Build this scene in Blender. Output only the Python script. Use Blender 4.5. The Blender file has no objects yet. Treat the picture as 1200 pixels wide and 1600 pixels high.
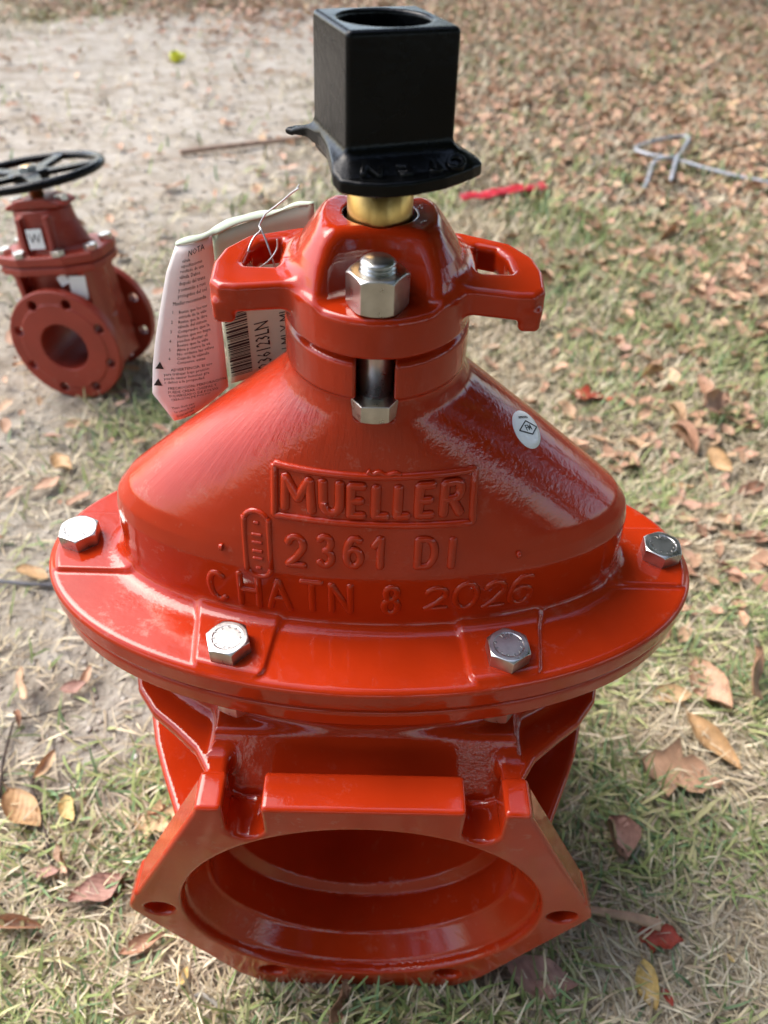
import bpy, math, random
import numpy as np
from mathutils import Vector, Matrix, noise as mnoise

R = math.radians
random.seed(7); rng = np.random.default_rng(11)
scene = bpy.context.scene
COL = scene.collection

# ------------------------------------------------------------------ camera
CAMC = (0.00201, -0.37602, 0.76950)
PITCH, YAW, ROLL, FPX = R(42.101), R(0.862), R(2.212), 1192.1
cam = bpy.data.cameras.new('camera'); cam_ob = bpy.data.objects.new('camera', cam); COL.objects.link(cam_ob)
fw = Vector((math.sin(YAW)*math.cos(PITCH), math.cos(YAW)*math.cos(PITCH), -math.sin(PITCH)))
rt = Vector((math.cos(YAW), -math.sin(YAW), 0)); up = rt.cross(fw)
rt2 = rt*math.cos(ROLL)+up*math.sin(ROLL); up2 = -rt*math.sin(ROLL)+up*math.cos(ROLL)
M = Matrix((rt2, up2, -fw)).transposed().to_4x4(); M.translation = Vector(CAMC)
cam_ob.matrix_world = M
cam.sensor_fit = 'HORIZONTAL'; cam.sensor_width = 27.0; cam.lens = FPX/1200*27.0
cam.clip_start = 0.01; cam.clip_end = 400
cam.dof.use_dof = True; cam.dof.focus_distance = 0.44; cam.dof.aperture_fstop = 7.2
scene.camera = cam_ob

# ------------------------------------------------------------------ world, sun, exposure
SUN_EL, SUN_AZ = R(52), R(-62)      # azimuth measured from +y towards +x: the light comes from the left, a little behind the valve
world = bpy.data.worlds.new('World'); scene.world = world; world.use_nodes = True
wn = world.node_tree.nodes; wl = world.node_tree.links
sky = wn.new('ShaderNodeTexSky'); sky.sky_type = 'NISHITA'; sky.sun_disc = False
sky.sun_elevation = SUN_EL; sky.sun_rotation = SUN_AZ; sky.air_density = 1.0; sky.dust_density = 2.5; sky.ozone_density = 0.6
wl.new(sky.outputs[0], wn['Background'].inputs[0]); wn['Background'].inputs[1].default_value = 0.15
sun = bpy.data.lights.new('sun', 'SUN'); sun.energy = 1.0; sun.angle = R(40); sun.color = (1.0, 0.97, 0.93)
sun_ob = bpy.data.objects.new('sun', sun); COL.objects.link(sun_ob)
sdir = Vector((math.sin(SUN_AZ)*math.cos(SUN_EL), math.cos(SUN_AZ)*math.cos(SUN_EL), math.sin(SUN_EL)))
sun_ob.rotation_euler = sdir.to_track_quat('Z', 'Y').to_euler(); sun_ob.location = (-2, 1, 3)
vs = scene.view_settings; vs.view_transform = 'Standard'; vs.look = 'None'; vs.exposure = 1.68; vs.gamma = 1.0
vs.use_curve_mapping = False
cy = scene.cycles; cy.max_bounces = 6; cy.diffuse_bounces = 3; cy.glossy_bounces = 4; cy.transmission_bounces = 2; cy.caustics_reflective = False; cy.caustics_refractive = False

# ------------------------------------------------------------------ helpers: objects
def link(o, parent=None):
    COL.objects.link(o)
    if parent is not None: o.parent = parent
    return o
def tag(o, label=None, cat=None, group=None, kind=None):
    if label: o['label'] = label
    if cat: o['category'] = cat
    if group: o['group'] = group
    if kind: o['kind'] = kind
    return o
def empty(name, loc=(0, 0, 0), rot=(0, 0, 0)):
    o = bpy.data.objects.new(name, None); o.empty_display_size = 0.05; o.location = loc; o.rotation_euler = rot
    return link(o)
def mesh_obj(name, verts, faces, mat, parent=None, smooth=True, normals=None):
    me = bpy.data.meshes.new(name)
    if isinstance(faces, np.ndarray) and faces.ndim == 2:
        n, k = faces.shape
        me.vertices.add(len(verts)); me.vertices.foreach_set('co', np.asarray(verts, np.float32).ravel())
        me.loops.add(n*k); me.loops.foreach_set('vertex_index', faces.astype(np.int32).ravel())
        me.polygons.add(n); me.polygons.foreach_set('loop_start', np.arange(0, n*k, k, dtype=np.int32))
        me.polygons.foreach_set('loop_total', np.full(n, k, np.int32))
        me.update(calc_edges=True); me.validate()
    else:
        me.from_pydata([tuple(map(float, v)) for v in verts], [], [tuple(int(i) for i in f) for f in faces]); me.update()
    if smooth: me.polygons.foreach_set('use_smooth', np.ones(len(me.polygons), bool))
    if normals is not None and len(normals) == len(me.vertices):
        me.normals_split_custom_set_from_vertices([tuple(v) for v in np.asarray(normals, float)])
    if mat is not None: me.materials.append(mat)
    return link(bpy.data.objects.new(name, me), parent)
def copy_obj(o, parent=None, loc=None, rot=None, scale=None):
    c = o.copy(); COL.objects.link(c); c.parent = parent if parent is not None else o.parent
    if loc is not None: c.location = loc
    if rot is not None: c.rotation_euler = rot
    if scale is not None: c.scale = scale
    return c

# ------------------------------------------------------------------ helpers: solid modelling with distance fields (millimetres)
F32 = np.float32
def surface_nets(f, lo, hi, h):
    lo = np.array(lo, float); n = [int(math.ceil((hi[i]-lo[i])/h))+1 for i in range(3)]
    n = [((k+3)//4)*4+1 for k in n]
    c = [lo[i]+h*np.arange(0, n[i], 4) for i in range(3)]
    CX, CY, CZ = np.meshgrid(*c, indexing='ij')
    cd = f(CX.ravel().astype(F32), CY.ravel().astype(F32), CZ.ravel().astype(F32)).reshape(CX.shape)
    near = np.abs(cd) < 4*h*2.6+2.0
    cell = np.zeros([k-1 for k in cd.shape], bool)
    sl = (slice(None, -1), slice(1, None))
    for a in sl:
        for b in sl:
            for e in sl: cell |= near[a, b, e]
    D = np.full(n, 1.0, F32)
    sg = np.sign(cd)*8.0
    D[:-1, :-1, :-1] = np.repeat(np.repeat(np.repeat(sg[:-1, :-1, :-1], 4, 0), 4, 1), 4, 2)
    msk = np.zeros(n, bool)
    up4 = np.repeat(np.repeat(np.repeat(cell, 4, 0), 4, 1), 4, 2)
    msk[:-1, :-1, :-1] |= up4; msk[1:, 1:, 1:] |= up4
    I = np.argwhere(msk)
    P = lo + I*h
    D[msk] = f(P[:, 0].astype(F32), P[:, 1].astype(F32), P[:, 2].astype(F32))
    S = D < 0
    cnt = np.zeros([k-1 for k in n], np.int8)
    for a in sl:
        for b in sl:
            for e in sl: cnt += S[a, b, e]
    act = np.argwhere((cnt > 0) & (cnt < 8))
    vid = np.full(cnt.shape, -1, np.int64); vid[act[:, 0], act[:, 1], act[:, 2]] = np.arange(len(act))
    corners = np.array([(i, j, k) for i in (0, 1) for j in (0, 1) for k in (0, 1)])
    val = np.stack([D[act[:, 0]+q[0], act[:, 1]+q[1], act[:, 2]+q[2]] for q in corners], 1).astype(float)
    acc = np.zeros((len(act), 3)); num = np.zeros(len(act))
    for i in range(8):
        for j in range(i+1, 8):
            if np.abs(corners[i]-corners[j]).sum() != 1: continue
            m = (val[:, i] < 0) != (val[:, j] < 0)
            t = val[m, i]/(val[m, i]-val[m, j])
            acc[m] += corners[i]+t[:, None]*(corners[j]-corners[i]); num[m] += 1
    V = lo + (act + acc/num[:, None])*h
    quads = []
    for ax in range(3):
        a0 = [slice(None)]*3; a1 = [slice(None)]*3; a0[ax] = slice(None, -1); a1[ax] = slice(1, None)
        s0, s1 = S[tuple(a0)], S[tuple(a1)]
        E = np.argwhere(s0 != s1); o1, o2 = [(1, 2), (2, 0), (0, 1)][ax]
        E = E[(E[:, o1] > 0) & (E[:, o2] > 0) & (E[:, o1] < n[o1]-1) & (E[:, o2] < n[o2]-1)]
        def g(d1, d2):
            q = E.copy(); q[:, o1] -= d1; q[:, o2] -= d2
            return vid[q[:, 0], q[:, 1], q[:, 2]]
        Q = np.stack([g(1, 1), g(0, 1), g(0, 0), g(1, 0)], 1)
        flip = ~s0[E[:, 0], E[:, 1], E[:, 2]]
        Q[flip] = Q[flip][:, ::-1]
        quads.append(Q)
    Q = np.vstack(quads); Q = Q[(Q >= 0).all(1)]
    def grad(P):
        e = 0.25*h; G = np.zeros_like(P)
        for i in range(3):
            d = np.zeros(3); d[i] = e; A = (P+d); B = (P-d)
            G[:, i] = (f(A[:, 0], A[:, 1], A[:, 2])-f(B[:, 0], B[:, 1], B[:, 2]))/(2*e)
        return G
    V0 = V.copy()
    for it in range(2):
        G = grad(V); d = f(V[:, 0], V[:, 1], V[:, 2])
        st = -(d/np.maximum((G*G).sum(1), 0.05))[:, None]*G
        L = np.linalg.norm(st, axis=1, keepdims=True); st *= np.minimum(1, 0.5*h/np.maximum(L, 1e-9))
        V = V+st
    off = V-V0; L = np.linalg.norm(off, axis=1, keepdims=True); V = V0+off*np.minimum(1, 0.8*h/np.maximum(L, 1e-9))
    N = grad(V); N /= np.maximum(np.linalg.norm(N, axis=1, keepdims=True), 1e-9)
    return V, Q, N
def solid(name, f, lo, hi, h, mat, parent=None):
    V, Q, N = surface_nets(f, lo, hi, h)
    return mesh_obj(name, V*0.001, Q, mat, parent, True, N)
def smin(a, b, k):
    q = np.maximum(k-np.abs(a-b), 0)/k
    return np.minimum(a, b)-q*q*k*0.25
def smax(a, b, k): return -smin(-a, -b, k)
def ell(x, y, a, b):
    k0 = np.sqrt((x/a)**2+(y/b)**2); k1 = np.sqrt((x/(a*a))**2+(y/(b*b))**2)
    return k0*(k0-1)/np.maximum(k1, 1e-4)
def slab(d2, z, z0, z1, r):
    w = np.abs(z-(z0+z1)/2)-(z1-z0)/2+r; d = d2+r
    return np.minimum(np.maximum(d, w), 0)+np.sqrt(np.maximum(d, 0)**2+np.maximum(w, 0)**2)-r
def rbox2(x, y, hx, hy, r):
    qx = np.abs(x)-hx+r; qy = np.abs(y)-hy+r
    return np.minimum(np.maximum(qx, qy), 0)+np.hypot(np.maximum(qx, 0), np.maximum(qy, 0))-r
def poly_exact(x, y, pts):
    pts = np.array(pts, float); n = len(pts)
    d = np.full(x.shape, 1e12); s = np.ones(x.shape)
    for i in range(n):
        a = pts[i]; b = pts[i-1]; e = b-a
        wx, wy = x-a[0], y-a[1]
        t = np.clip((wx*e[0]+wy*e[1])/(e@e), 0, 1)
        d = np.minimum(d, (wx-e[0]*t)**2+(wy-e[1]*t)**2)
        c1 = y >= a[1]; c2 = y < b[1]; c3 = e[0]*wy > e[1]*wx
        s = np.where((c1 & c2 & c3) | (~c1 & ~c2 & ~c3), -s, s)
    return s*np.sqrt(d)
class Poly:                                            # outline distance, sampled once and slightly rounded
    def __init__(self, pts, step=1.0, rnd=1):
        P = np.array(pts, float); self.lo = P.min(0)-40; self.h = step
        n = np.ceil((P.max(0)+40-self.lo)/step).astype(int)+1
        X, Y = np.meshgrid(self.lo[0]+step*np.arange(n[0]), self.lo[1]+step*np.arange(n[1]), indexing='ij')
        T = poly_exact(X, Y, pts)
        for _ in range(rnd):
            for ax in (0, 1): T = (np.roll(T, 1, ax)+2*T+np.roll(T, -1, ax))/4
        self.T = T.astype(F32); self.n = n
    def __call__(self, x, y):
        u = np.clip((x-self.lo[0])/self.h, 1, self.n[0]-2.01); v = np.clip((y-self.lo[1])/self.h, 1, self.n[1]-2.01)
        i = u.astype(np.int32); j = v.astype(np.int32); u = u-i; v = v-j; T = self.T
        return (T[i, j]*(1-u)+T[i+1, j]*u)*(1-v)+(T[i, j+1]*(1-u)+T[i+1, j+1]*u)*v
def hex2(x, y, af, ang=0.0):
    d = None
    for k in range(3):
        a = ang+k*math.pi/3; v = np.abs(x*math.cos(a)+y*math.sin(a))-af/2
        d = v if d is None else np.maximum(d, v)
    return d
def tube(name, pts, rad, mat, parent=None, seg=8, sub=6, taper=None):
    pts = [Vector(p) for p in pts]; path = []
    for i in range(len(pts)-1):
        p0 = pts[max(i-1, 0)]; p1 = pts[i]; p2 = pts[i+1]; p3 = pts[min(i+2, len(pts)-1)]
        for k in range(sub):
            t = k/sub
            path.append(0.5*((2*p1)+(p2-p0)*t+(2*p0-5*p1+4*p2-p3)*t*t+(3*p1-p0-3*p2+p3)*t*t*t))
    path.append(pts[-1])
    V = []; Fc = []; nrm = None
    for i, p in enumerate(path):
        tg = (path[min(i+1, len(path)-1)]-path[max(i-1, 0)]).normalized()
        if nrm is None: nrm = tg.orthogonal().normalized()
        nrm = (nrm-tg*nrm.dot(tg)).normalized(); bn = tg.cross(nrm)
        r = rad*(taper(i/(len(path)-1)) if taper else 1)
        for k in range(seg):
            a = 2*math.pi*k/seg; V.append(p+nrm*math.cos(a)*r+bn*math.sin(a)*r)
    for i in range(len(path)-1):
        for k in range(seg):
            a = i*seg+k; b = i*seg+(k+1) % seg; Fc.append((a, b, b+seg, a+seg))
    Fc.append(tuple(range(seg))[::-1]); Fc.append(tuple(len(V)-seg+k for k in range(seg)))
    return mesh_obj(name, V, Fc, mat, parent)
def lathe(name, prof, mat, parent=None, seg=48, smooth=True):
    V = []; Fc = []; n = len(prof)
    for k in range(seg):
        a = 2*math.pi*k/seg
        for r, z in prof: V.append((r*math.cos(a), r*math.sin(a), z))
    for k in range(seg):
        for i in range(n-1):
            a = k*n+i; b = ((k+1) % seg)*n+i
            Fc.append((a, b, b+1, a+1))
    return mesh_obj(name, V, Fc, mat, parent, smooth)
def text_data(body, size, extrude, bevel=0.0, offset=0.0, align='CENTER', res=3):
    cu = bpy.data.curves.new('txt', 'FONT'); cu.body = body; cu.size = size; cu.extrude = extrude; cu.bevel_depth = bevel
    cu.bevel_resolution = 2; cu.offset = offset; cu.align_x = align; cu.align_y = 'CENTER'; cu.resolution_u = res; cu.fill_mode = 'BOTH'
    o = bpy.data.objects.new('txt', cu); COL.objects.link(o)
    me = bpy.data.meshes.new_from_object(o.evaluated_get(bpy.context.evaluated_depsgraph_get()))
    V = np.array([v.co[:] for v in me.vertices]).reshape(-1, 3); Fc = [tuple(p.vertices) for p in me.polygons]
    bpy.data.objects.remove(o); bpy.data.curves.remove(cu); bpy.data.meshes.remove(me)
    return V, Fc

# ------------------------------------------------------------------ helpers: materials
def new_mat(name):
    m = bpy.data.materials.new(name); m.use_nodes = True
    nt = m.node_tree; return m, nt, nt.nodes['Principled BSDF']
def N(nt, t, **kw):
    n = nt.nodes.new(t)
    for k, v in kw.items():
        if k.startswith('i_'):
            key = k[2:]; n.inputs[int(key) if key.isdigit() else key.replace('_', ' ')].default_value = v
        else: setattr(n, k, v)
    return n
def ramp(nt, src, stops):
    r = N(nt, 'ShaderNodeValToRGB'); cr = r.color_ramp
    while len(cr.elements) > 1: cr.elements.remove(cr.elements[-1])
    cr.elements[0].position = stops[0][0]; cr.elements[0].color = (*stops[0][1], 1)
    for p, c in stops[1:]:
        e = cr.elements.new(p); e.color = (*c, 1)
    nt.links.new(src, r.inputs[0]); return r.outputs[0]
def noise_tex(nt, scale, detail=4, rough=0.55, dim=None, coord='Object', vec=None):
    n = N(nt, 'ShaderNodeTexNoise'); n.inputs['Scale'].default_value = scale; n.inputs['Detail'].default_value = detail
    n.inputs['Roughness'].default_value = rough
    if vec is None:
        tc = N(nt, 'ShaderNodeTexCoord'); vec = tc.outputs[coord]
    nt.links.new(vec, n.inputs['Vector']); return n.outputs['Fac']
def mix_col(nt, fac, a, b, mode='MIX'):
    m = N(nt, 'ShaderNodeMix', data_type='RGBA', blend_type=mode)
    for i, v in ((0, fac), (6, a), (7, b)):
        if isinstance(v, (int, float)): m.inputs[i].default_value = v
        elif isinstance(v, tuple): m.inputs[i].default_value = (*v, 1)
        else: nt.links.new(v, m.inputs[i])
    return m.outputs[2]
def maths(nt, op, a, b=None, clamp=False):
    m = N(nt, 'ShaderNodeMath', operation=op); m.use_clamp = clamp
    for i, v in ((0, a), (1, b)):
        if v is None: continue
        if isinstance(v, (int, float)): m.inputs[i].default_value = v
        else: nt.links.new(v, m.inputs[i])
    return m.outputs[0]
def bump(nt, h, strength, dist, prev=None):
    b = N(nt, 'ShaderNodeBump'); b.inputs['Strength'].default_value = strength; b.inputs['Distance'].default_value = dist
    nt.links.new(h, b.inputs['Height'])
    if prev is not None: nt.links.new(prev, b.inputs['Normal'])
    return b.outputs[0]
def plain(name, col, rough=0.5, metal=0.0, nscale=0, namt=0.0, bscale=0, bdist=0.0, spec=0.5):
    m, nt, p = new_mat(name)
    p.inputs['Base Color'].default_value = (*col, 1); p.inputs['Roughness'].default_value = rough; p.inputs['Metallic'].default_value = metal
    p.inputs['Specular IOR Level'].default_value = spec
    if nscale:
        f = noise_tex(nt, nscale, 5)
        dk = tuple(c*(1-namt) for c in col); lt = tuple(min(1, c*(1+namt)) for c in col)
        nt.links.new(ramp(nt, f, [(0.3, dk), (0.7, lt)]), p.inputs['Base Color'])
        nt.links.new(maths(nt, 'ADD', maths(nt, 'MULTIPLY', f, 0.25), rough-0.12), p.inputs['Roughness'])
    if bscale: nt.links.new(bump(nt, noise_tex(nt, bscale, 3), 1.0, bdist), p.inputs['Normal'])
    return m

def enamel(name, col, rough=0.085, peel=0.00007, lump=0.0005, dust=0.4, spec=0.44, streak=False):
    m, nt, p = new_mat(name)
    tc = N(nt, 'ShaderNodeTexCoord'); oc = tc.outputs['Object']
    f = noise_tex(nt, 14, 3, 0.6, vec=oc)
    c = ramp(nt, f, [(0.3, tuple(v*0.86 for v in col)), (0.7, tuple(v*1.1 for v in col))])
    # dry dust and scuffs in ragged specks
    d1 = noise_tex(nt, 70, 4, 0.75, vec=oc); d2 = noise_tex(nt, 7, 3, 0.5, vec=oc)
    dm = maths(nt, 'MULTIPLY', maths(nt, 'MULTIPLY', maths(nt, 'SUBTRACT', d1, 0.58, True), 7.0, True), maths(nt, 'MULTIPLY', maths(nt, 'SUBTRACT', d2, 0.45, True), 4.0, True), True)
    dm = maths(nt, 'MULTIPLY', dm, dust)
    c = mix_col(nt, dm, c, (0.42, 0.27, 0.2))
    nt.links.new(c, p.inputs['Base Color'])
    rr = maths(nt, 'ADD', maths(nt, 'MULTIPLY', f, 0.10), rough-0.05)
    rr = maths(nt, 'ADD', rr, maths(nt, 'MULTIPLY', dm, 0.5))
    nt.links.new(rr, p.inputs['Roughness'])
    hh = maths(nt, 'ADD', maths(nt, 'MULTIPLY', noise_tex(nt, 60, 2, 0.5, vec=oc), 0.35), noise_tex(nt, 17, 1, 0.5, vec=oc))
    gm = maths(nt, 'MULTIPLY', maths(nt, 'SUBTRACT', noise_tex(nt, 11, 2, 0.6, vec=oc), 0.50, True), 6.0, True)
    gr_ = maths(nt, 'ADD', maths(nt, 'MULTIPLY', gm, 3.2), 0.7)
    b = bump(nt, maths(nt, 'MULTIPLY', noise_tex(nt, 300, 2, 0.6, vec=oc), gr_), 1.0, peel)
    b = bump(nt, hh, 1.0, lump, b)
    if streak:                                         # sags in the dipped coating that follow the fall of the metal
        sx = N(nt, 'ShaderNodeSeparateXYZ'); nt.links.new(oc, sx.inputs[0])
        an = maths(nt, 'ARCTAN2', maths(nt, 'MULTIPLY', sx.outputs[1], 2.45), sx.outputs[0])
        cb = N(nt, 'ShaderNodeCombineXYZ'); nt.links.new(maths(nt, 'MULTIPLY', an, 11.0), cb.inputs[0]); nt.links.new(maths(nt, 'MULTIPLY', sx.outputs[2], 14.0), cb.inputs[1])
        sn = noise_tex(nt, 1.6, 4, 0.7, vec=cb.outputs[0])
        mk = maths(nt, 'MULTIPLY', maths(nt, 'SUBTRACT', noise_tex(nt, 9, 1, 0.5, vec=oc), 0.47, True), 6.0, True)
        zm = maths(nt, 'MULTIPLY', maths(nt, 'SUBTRACT', sx.outputs[2], 0.452, True), 30.0, True)
        b = bump(nt, maths(nt, 'MULTIPLY', maths(nt, 'MULTIPLY', sn, mk), zm), 1.0, 0.0006, b)
    nt.links.new(b, p.inputs['Normal'])
    p.inputs['Specular IOR Level'].default_value = spec
    return m

RED = enamel('red_epoxy', (0.40, 0.0265, 0.0042))
RED_BONNET = enamel('red_epoxy_bonnet', (0.40, 0.0265, 0.0042), streak=True)
RED_ROUGH = enamel('red_epoxy_rough_cast', (0.45, 0.028, 0.011), 0.16, 0.00025, 0.0005)
RED_DULL = enamel('red_brown_epoxy', (0.28, 0.030, 0.014), 0.40, 0.00006, 0.0004, 0.5)
BLACK = plain('black_paint', (0.0022, 0.0024, 0.0026), 0.26, 0, 40, 0.3, 260, 0.00026, 0.17)
STEEL = plain('stainless_steel', (0.56, 0.545, 0.51), 0.30, 1.0, 90, 0.22, 220, 0.00006)
BRASS = plain('brass', (0.50, 0.30, 0.095), 0.30, 1.0, 45, 0.35, 160, 0.00008)
WIRE = plain('steel_wire', (0.45, 0.45, 0.44), 0.35, 1.0)
DARK = plain('rubber', (0.012, 0.012, 0.012), 0.5)

# ------------------------------------------------------------------ ground
def vnoise(x, y, s, seed=0): return mnoise.noise((x*s+seed*17.3, y*s-seed*9.1, seed*3.7))
def sstep(a, b, x):
    t = min(1, max(0, (x-a)/(b-a))); return t*t*(3-2*t)
def sandness(x, y):
    n = vnoise(x, y, 2.2, 1)*0.30+vnoise(x, y, 6.5, 2)*0.22+vnoise(x, y, 19, 5)*0.12
    v = sstep(-0.10, -0.34, x+n*0.45-0.06*y) if y < 1.2 else sstep(0.02, -0.5, x+n*0.8-0.04*(y-1.2)-0.02)
    if y < 0.15: v *= 1-0.8*sstep(0.02, -0.13, y+n*0.25)          # grass again in front
    far = 3.55+0.55*(x+2.0)+n*0.9                                   # grass beyond the worn track
    v *= 1-sstep(far, far+0.7, y)
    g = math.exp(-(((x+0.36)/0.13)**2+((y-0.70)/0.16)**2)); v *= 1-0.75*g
    v = max(v, 0.45*sstep(0.1, 0.5, vnoise(x, y, 3.1, 8)) )
    return min(1, max(0, v))
def leafness(x, y):
    n = vnoise(x, y, 1.6, 11)*0.5+vnoise(x, y, 4.5, 12)*0.35
    v = sstep(-0.15, 0.9, x*0.9+0.14*y-0.15+n)
    if y > 3.4: v = max(v, sstep(3.0, 4.6, y+0.35*x+n))
    return min(1, max(0.03, v))
def ground_z(x, y):
    d = math.hypot(x, y)
    k = sstep(0.22, 0.7, d)
    z = 0.018*vnoise(x, y, 1.1, 3)*k+0.008*vnoise(x, y, 4.0, 4)*k+0.0035*vnoise(x, y, 17, 6)*sstep(0.2, 0.4, d)+0.0018*vnoise(x, y, 55, 7)
    if d > 8: z += 0.25*vnoise(x, y, 0.09, 9)*sstep(8, 25, d)
    return z-0.003
def axis_coords(lo, hi, step, far):
    c = list(np.arange(lo, hi+1e-6, step)); s = step; v = c[0]; left = []
    while v > -far: s *= 1.16; v -= s; left.append(v)
    s = step; v = c[-1]; right = []
    while v < far: s *= 1.16; v += s; right.append(v)
    return left[::-1]+c+right
gx = axis_coords(-2.2, 2.4, 0.022, 120); gy = axis_coords(-0.6, 5.2, 0.022, 120)
GV = np.array([(x, y, ground_z(x, y)) for y in gy for x in gx], F32)
GS = np.array([sandness(x, y)*(0.66+0.34*sstep(1.1, 2.2, y)) for y in gy for x in gx], F32)   # the dry worn track farther off is paler
nx = len(gx); ii = np.arange(len(gx)-1); jj = np.arange(len(gy)-1)
A = (jj[:, None]*nx+ii[None, :]).ravel(); GF = np.stack([A, A+1, A+1+nx, A+nx], 1)
m, nt, p = new_mat('sandy_soil'); GROUND_MAT = m
at = N(nt, 'ShaderNodeAttribute', attribute_name='sand'); tc = N(nt, 'ShaderNodeTexCoord'); oc = tc.outputs['Object']
n1 = noise_tex(nt, 11, 5, 0.68, vec=oc); n2 = noise_tex(nt, 150, 4, 0.75, vec=oc); n4 = noise_tex(nt, 34, 4, 0.68, vec=oc)
mp = N(nt, 'ShaderNodeMapping'); mp.inputs['Rotation'].default_value = (0, 0, R(-20)); mp.inputs['Scale'].default_value = (1.0, 2.6, 1.0); nt.links.new(oc, mp.inputs['Vector']); n0 = noise_tex(nt, 2.4, 5, 0.66, vec=mp.outputs[0])
sandc = ramp(nt, n2, [(0.25, (0.16, 0.12, 0.085)), (0.42, (0.38, 0.32, 0.245)), (0.6, (0.56, 0.50, 0.41)), (0.8, (0.70, 0.66, 0.58))])
sandc = mix_col(nt, 0.55, sandc, ramp(nt, n1, [(0.32, (0.27, 0.215, 0.155)), (0.5, (0.55, 0.495, 0.42)), (0.7, (0.72, 0.68, 0.61))]))
sandc = mix_col(nt, maths(nt, 'MULTIPLY', maths(nt, 'SUBTRACT', n0, 0.50, True), 5.0, True), sandc, mix_col(nt, 0.6, sandc, (0.24, 0.165, 0.105)))
soilc = ramp(nt, n2, [(0.3, (0.07, 0.055, 0.038)), (0.5, (0.19, 0.155, 0.105)), (0.7, (0.36, 0.30, 0.21))])
soilc = mix_col(nt, maths(nt, 'MULTIPLY', maths(nt, 'SUBTRACT', n4, 0.45, True), 2.0, True), soilc, (0.12, 0.13, 0.045))
fac = maths(nt, 'ADD', at.outputs['Fac'], maths(nt, 'MULTIPLY', maths(nt, 'SUBTRACT', n4, 0.5), 0.9), True)
nt.links.new(mix_col(nt, fac, soilc, sandc), p.inputs['Base Color']); p.inputs['Roughness'].default_value = 0.95; p.inputs['Specular IOR Level'].default_value = 0.15
b = bump(nt, maths(nt, 'ADD', maths(nt, 'MULTIPLY', n2, 0.45), n4), 1.0, 0.014)
nt.links.new(b, p.inputs['Normal'])
ground = mesh_obj('ground', GV, GF, GROUND_MAT); tag(ground, kind='structure')
ground.data.attributes.new('sand', 'FLOAT', 'POINT').data.foreach_set('value', GS)

# ------------------------------------------------------------------ the main gate valve (millimetres, axis at the origin)
valve = empty('gate_valve', (0, 0, 0))
tag(valve, 'large glossy red gate valve with a black square operating nut, filling the foreground', 'valve')
ZF = 394.0                                            # top of the bonnet flange
AZ = np.array([370, 400, 425, 440, 450, 460, 470, 485, 505, 525, 540, 548, 600], float)
AV = np.array([169, 168.5, 167.5, 166, 163.5, 155.5, 143.5, 125, 100, 73.5, 53, 48, 47], float)
BZ = np.array([370, 440, 551, 600], float)
BV = np.array([70, 70, 50, 48], float)
ZTAB = np.arange(370.0, 600.0, 0.5)
def smooth_tab(xs, ys, w):
    yy = np.interp(ZTAB, xs, ys); ker = np.hanning(w); ker /= ker.sum()
    return np.convolve(np.pad(yy, w//2, 'edge'), ker, 'valid').astype(F32)
TA, TB = smooth_tab(AZ, AV, 13), smooth_tab(BZ, BV, 13)
def ztab(T, z):
    u = np.clip((z-370.0)*2, 0, len(ZTAB)-2.01); i = np.asarray(u).astype(np.int32); u = u-i
    return T[i]*(1-u)+T[i+1]*u
def dome_a(z): return ztab(TA, z)
def dome_b(z): return ztab(TB, z)
BOLTS = [(-84, -90), (84, -90), (-200, 0), (200, 0), (-84, 90), (84, 90)]
def f_bonnet(x, y, z):
    fl = slab(ell(x, y, 221, 119), z, ZF-20, ZF, 5.0)
    pads = None
    for sx in (-1, 1):
        for sy in (-1, 1):
            cx, cy = 82*sx, 82*sy
            v = sy*(y-cy); w = 23.5-0.12*v
            d = slab(rbox2((x-cx)*23/w, y-cy, 23, 31, 11), z, ZF-12, ZF+3.0, 1.8)
            pads = d if pads is None else np.minimum(pads, d)
        d = slab(rbox2(x-190*sx, y, 34, 28, 7), z, ZF-12, ZF+3.0, 1.8)
        pads = np.minimum(pads, d)
    pads = smax(pads, ell(x, y, 216, 114.5), 4)
    fl = smin(fl, pads, 3.0)
    a = dome_a(z); b = dome_b(z)
    do = ell(x, y, a, b)*0.72
    do = smax(do, z-580, 4); do = np.maximum(do, ZF-16-z)
    d = smin(fl, do, 10.0)
    d = smin(d, slab(ell(x, y, 49, 54.5), z, 553, 574, 2.5), 4)                       # collar under the cover
    slot = slab(rbox2(x, np.abs(y)-50, 9.6, 18.5, 3), z, 540, 590, 1)
    d = smax(d, -slot, 2.0)
    return d
bonnet = solid('bonnet', f_bonnet, (-228, -126, 370), (228, 126, 580), 1.4, RED_BONNET, valve)

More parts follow.
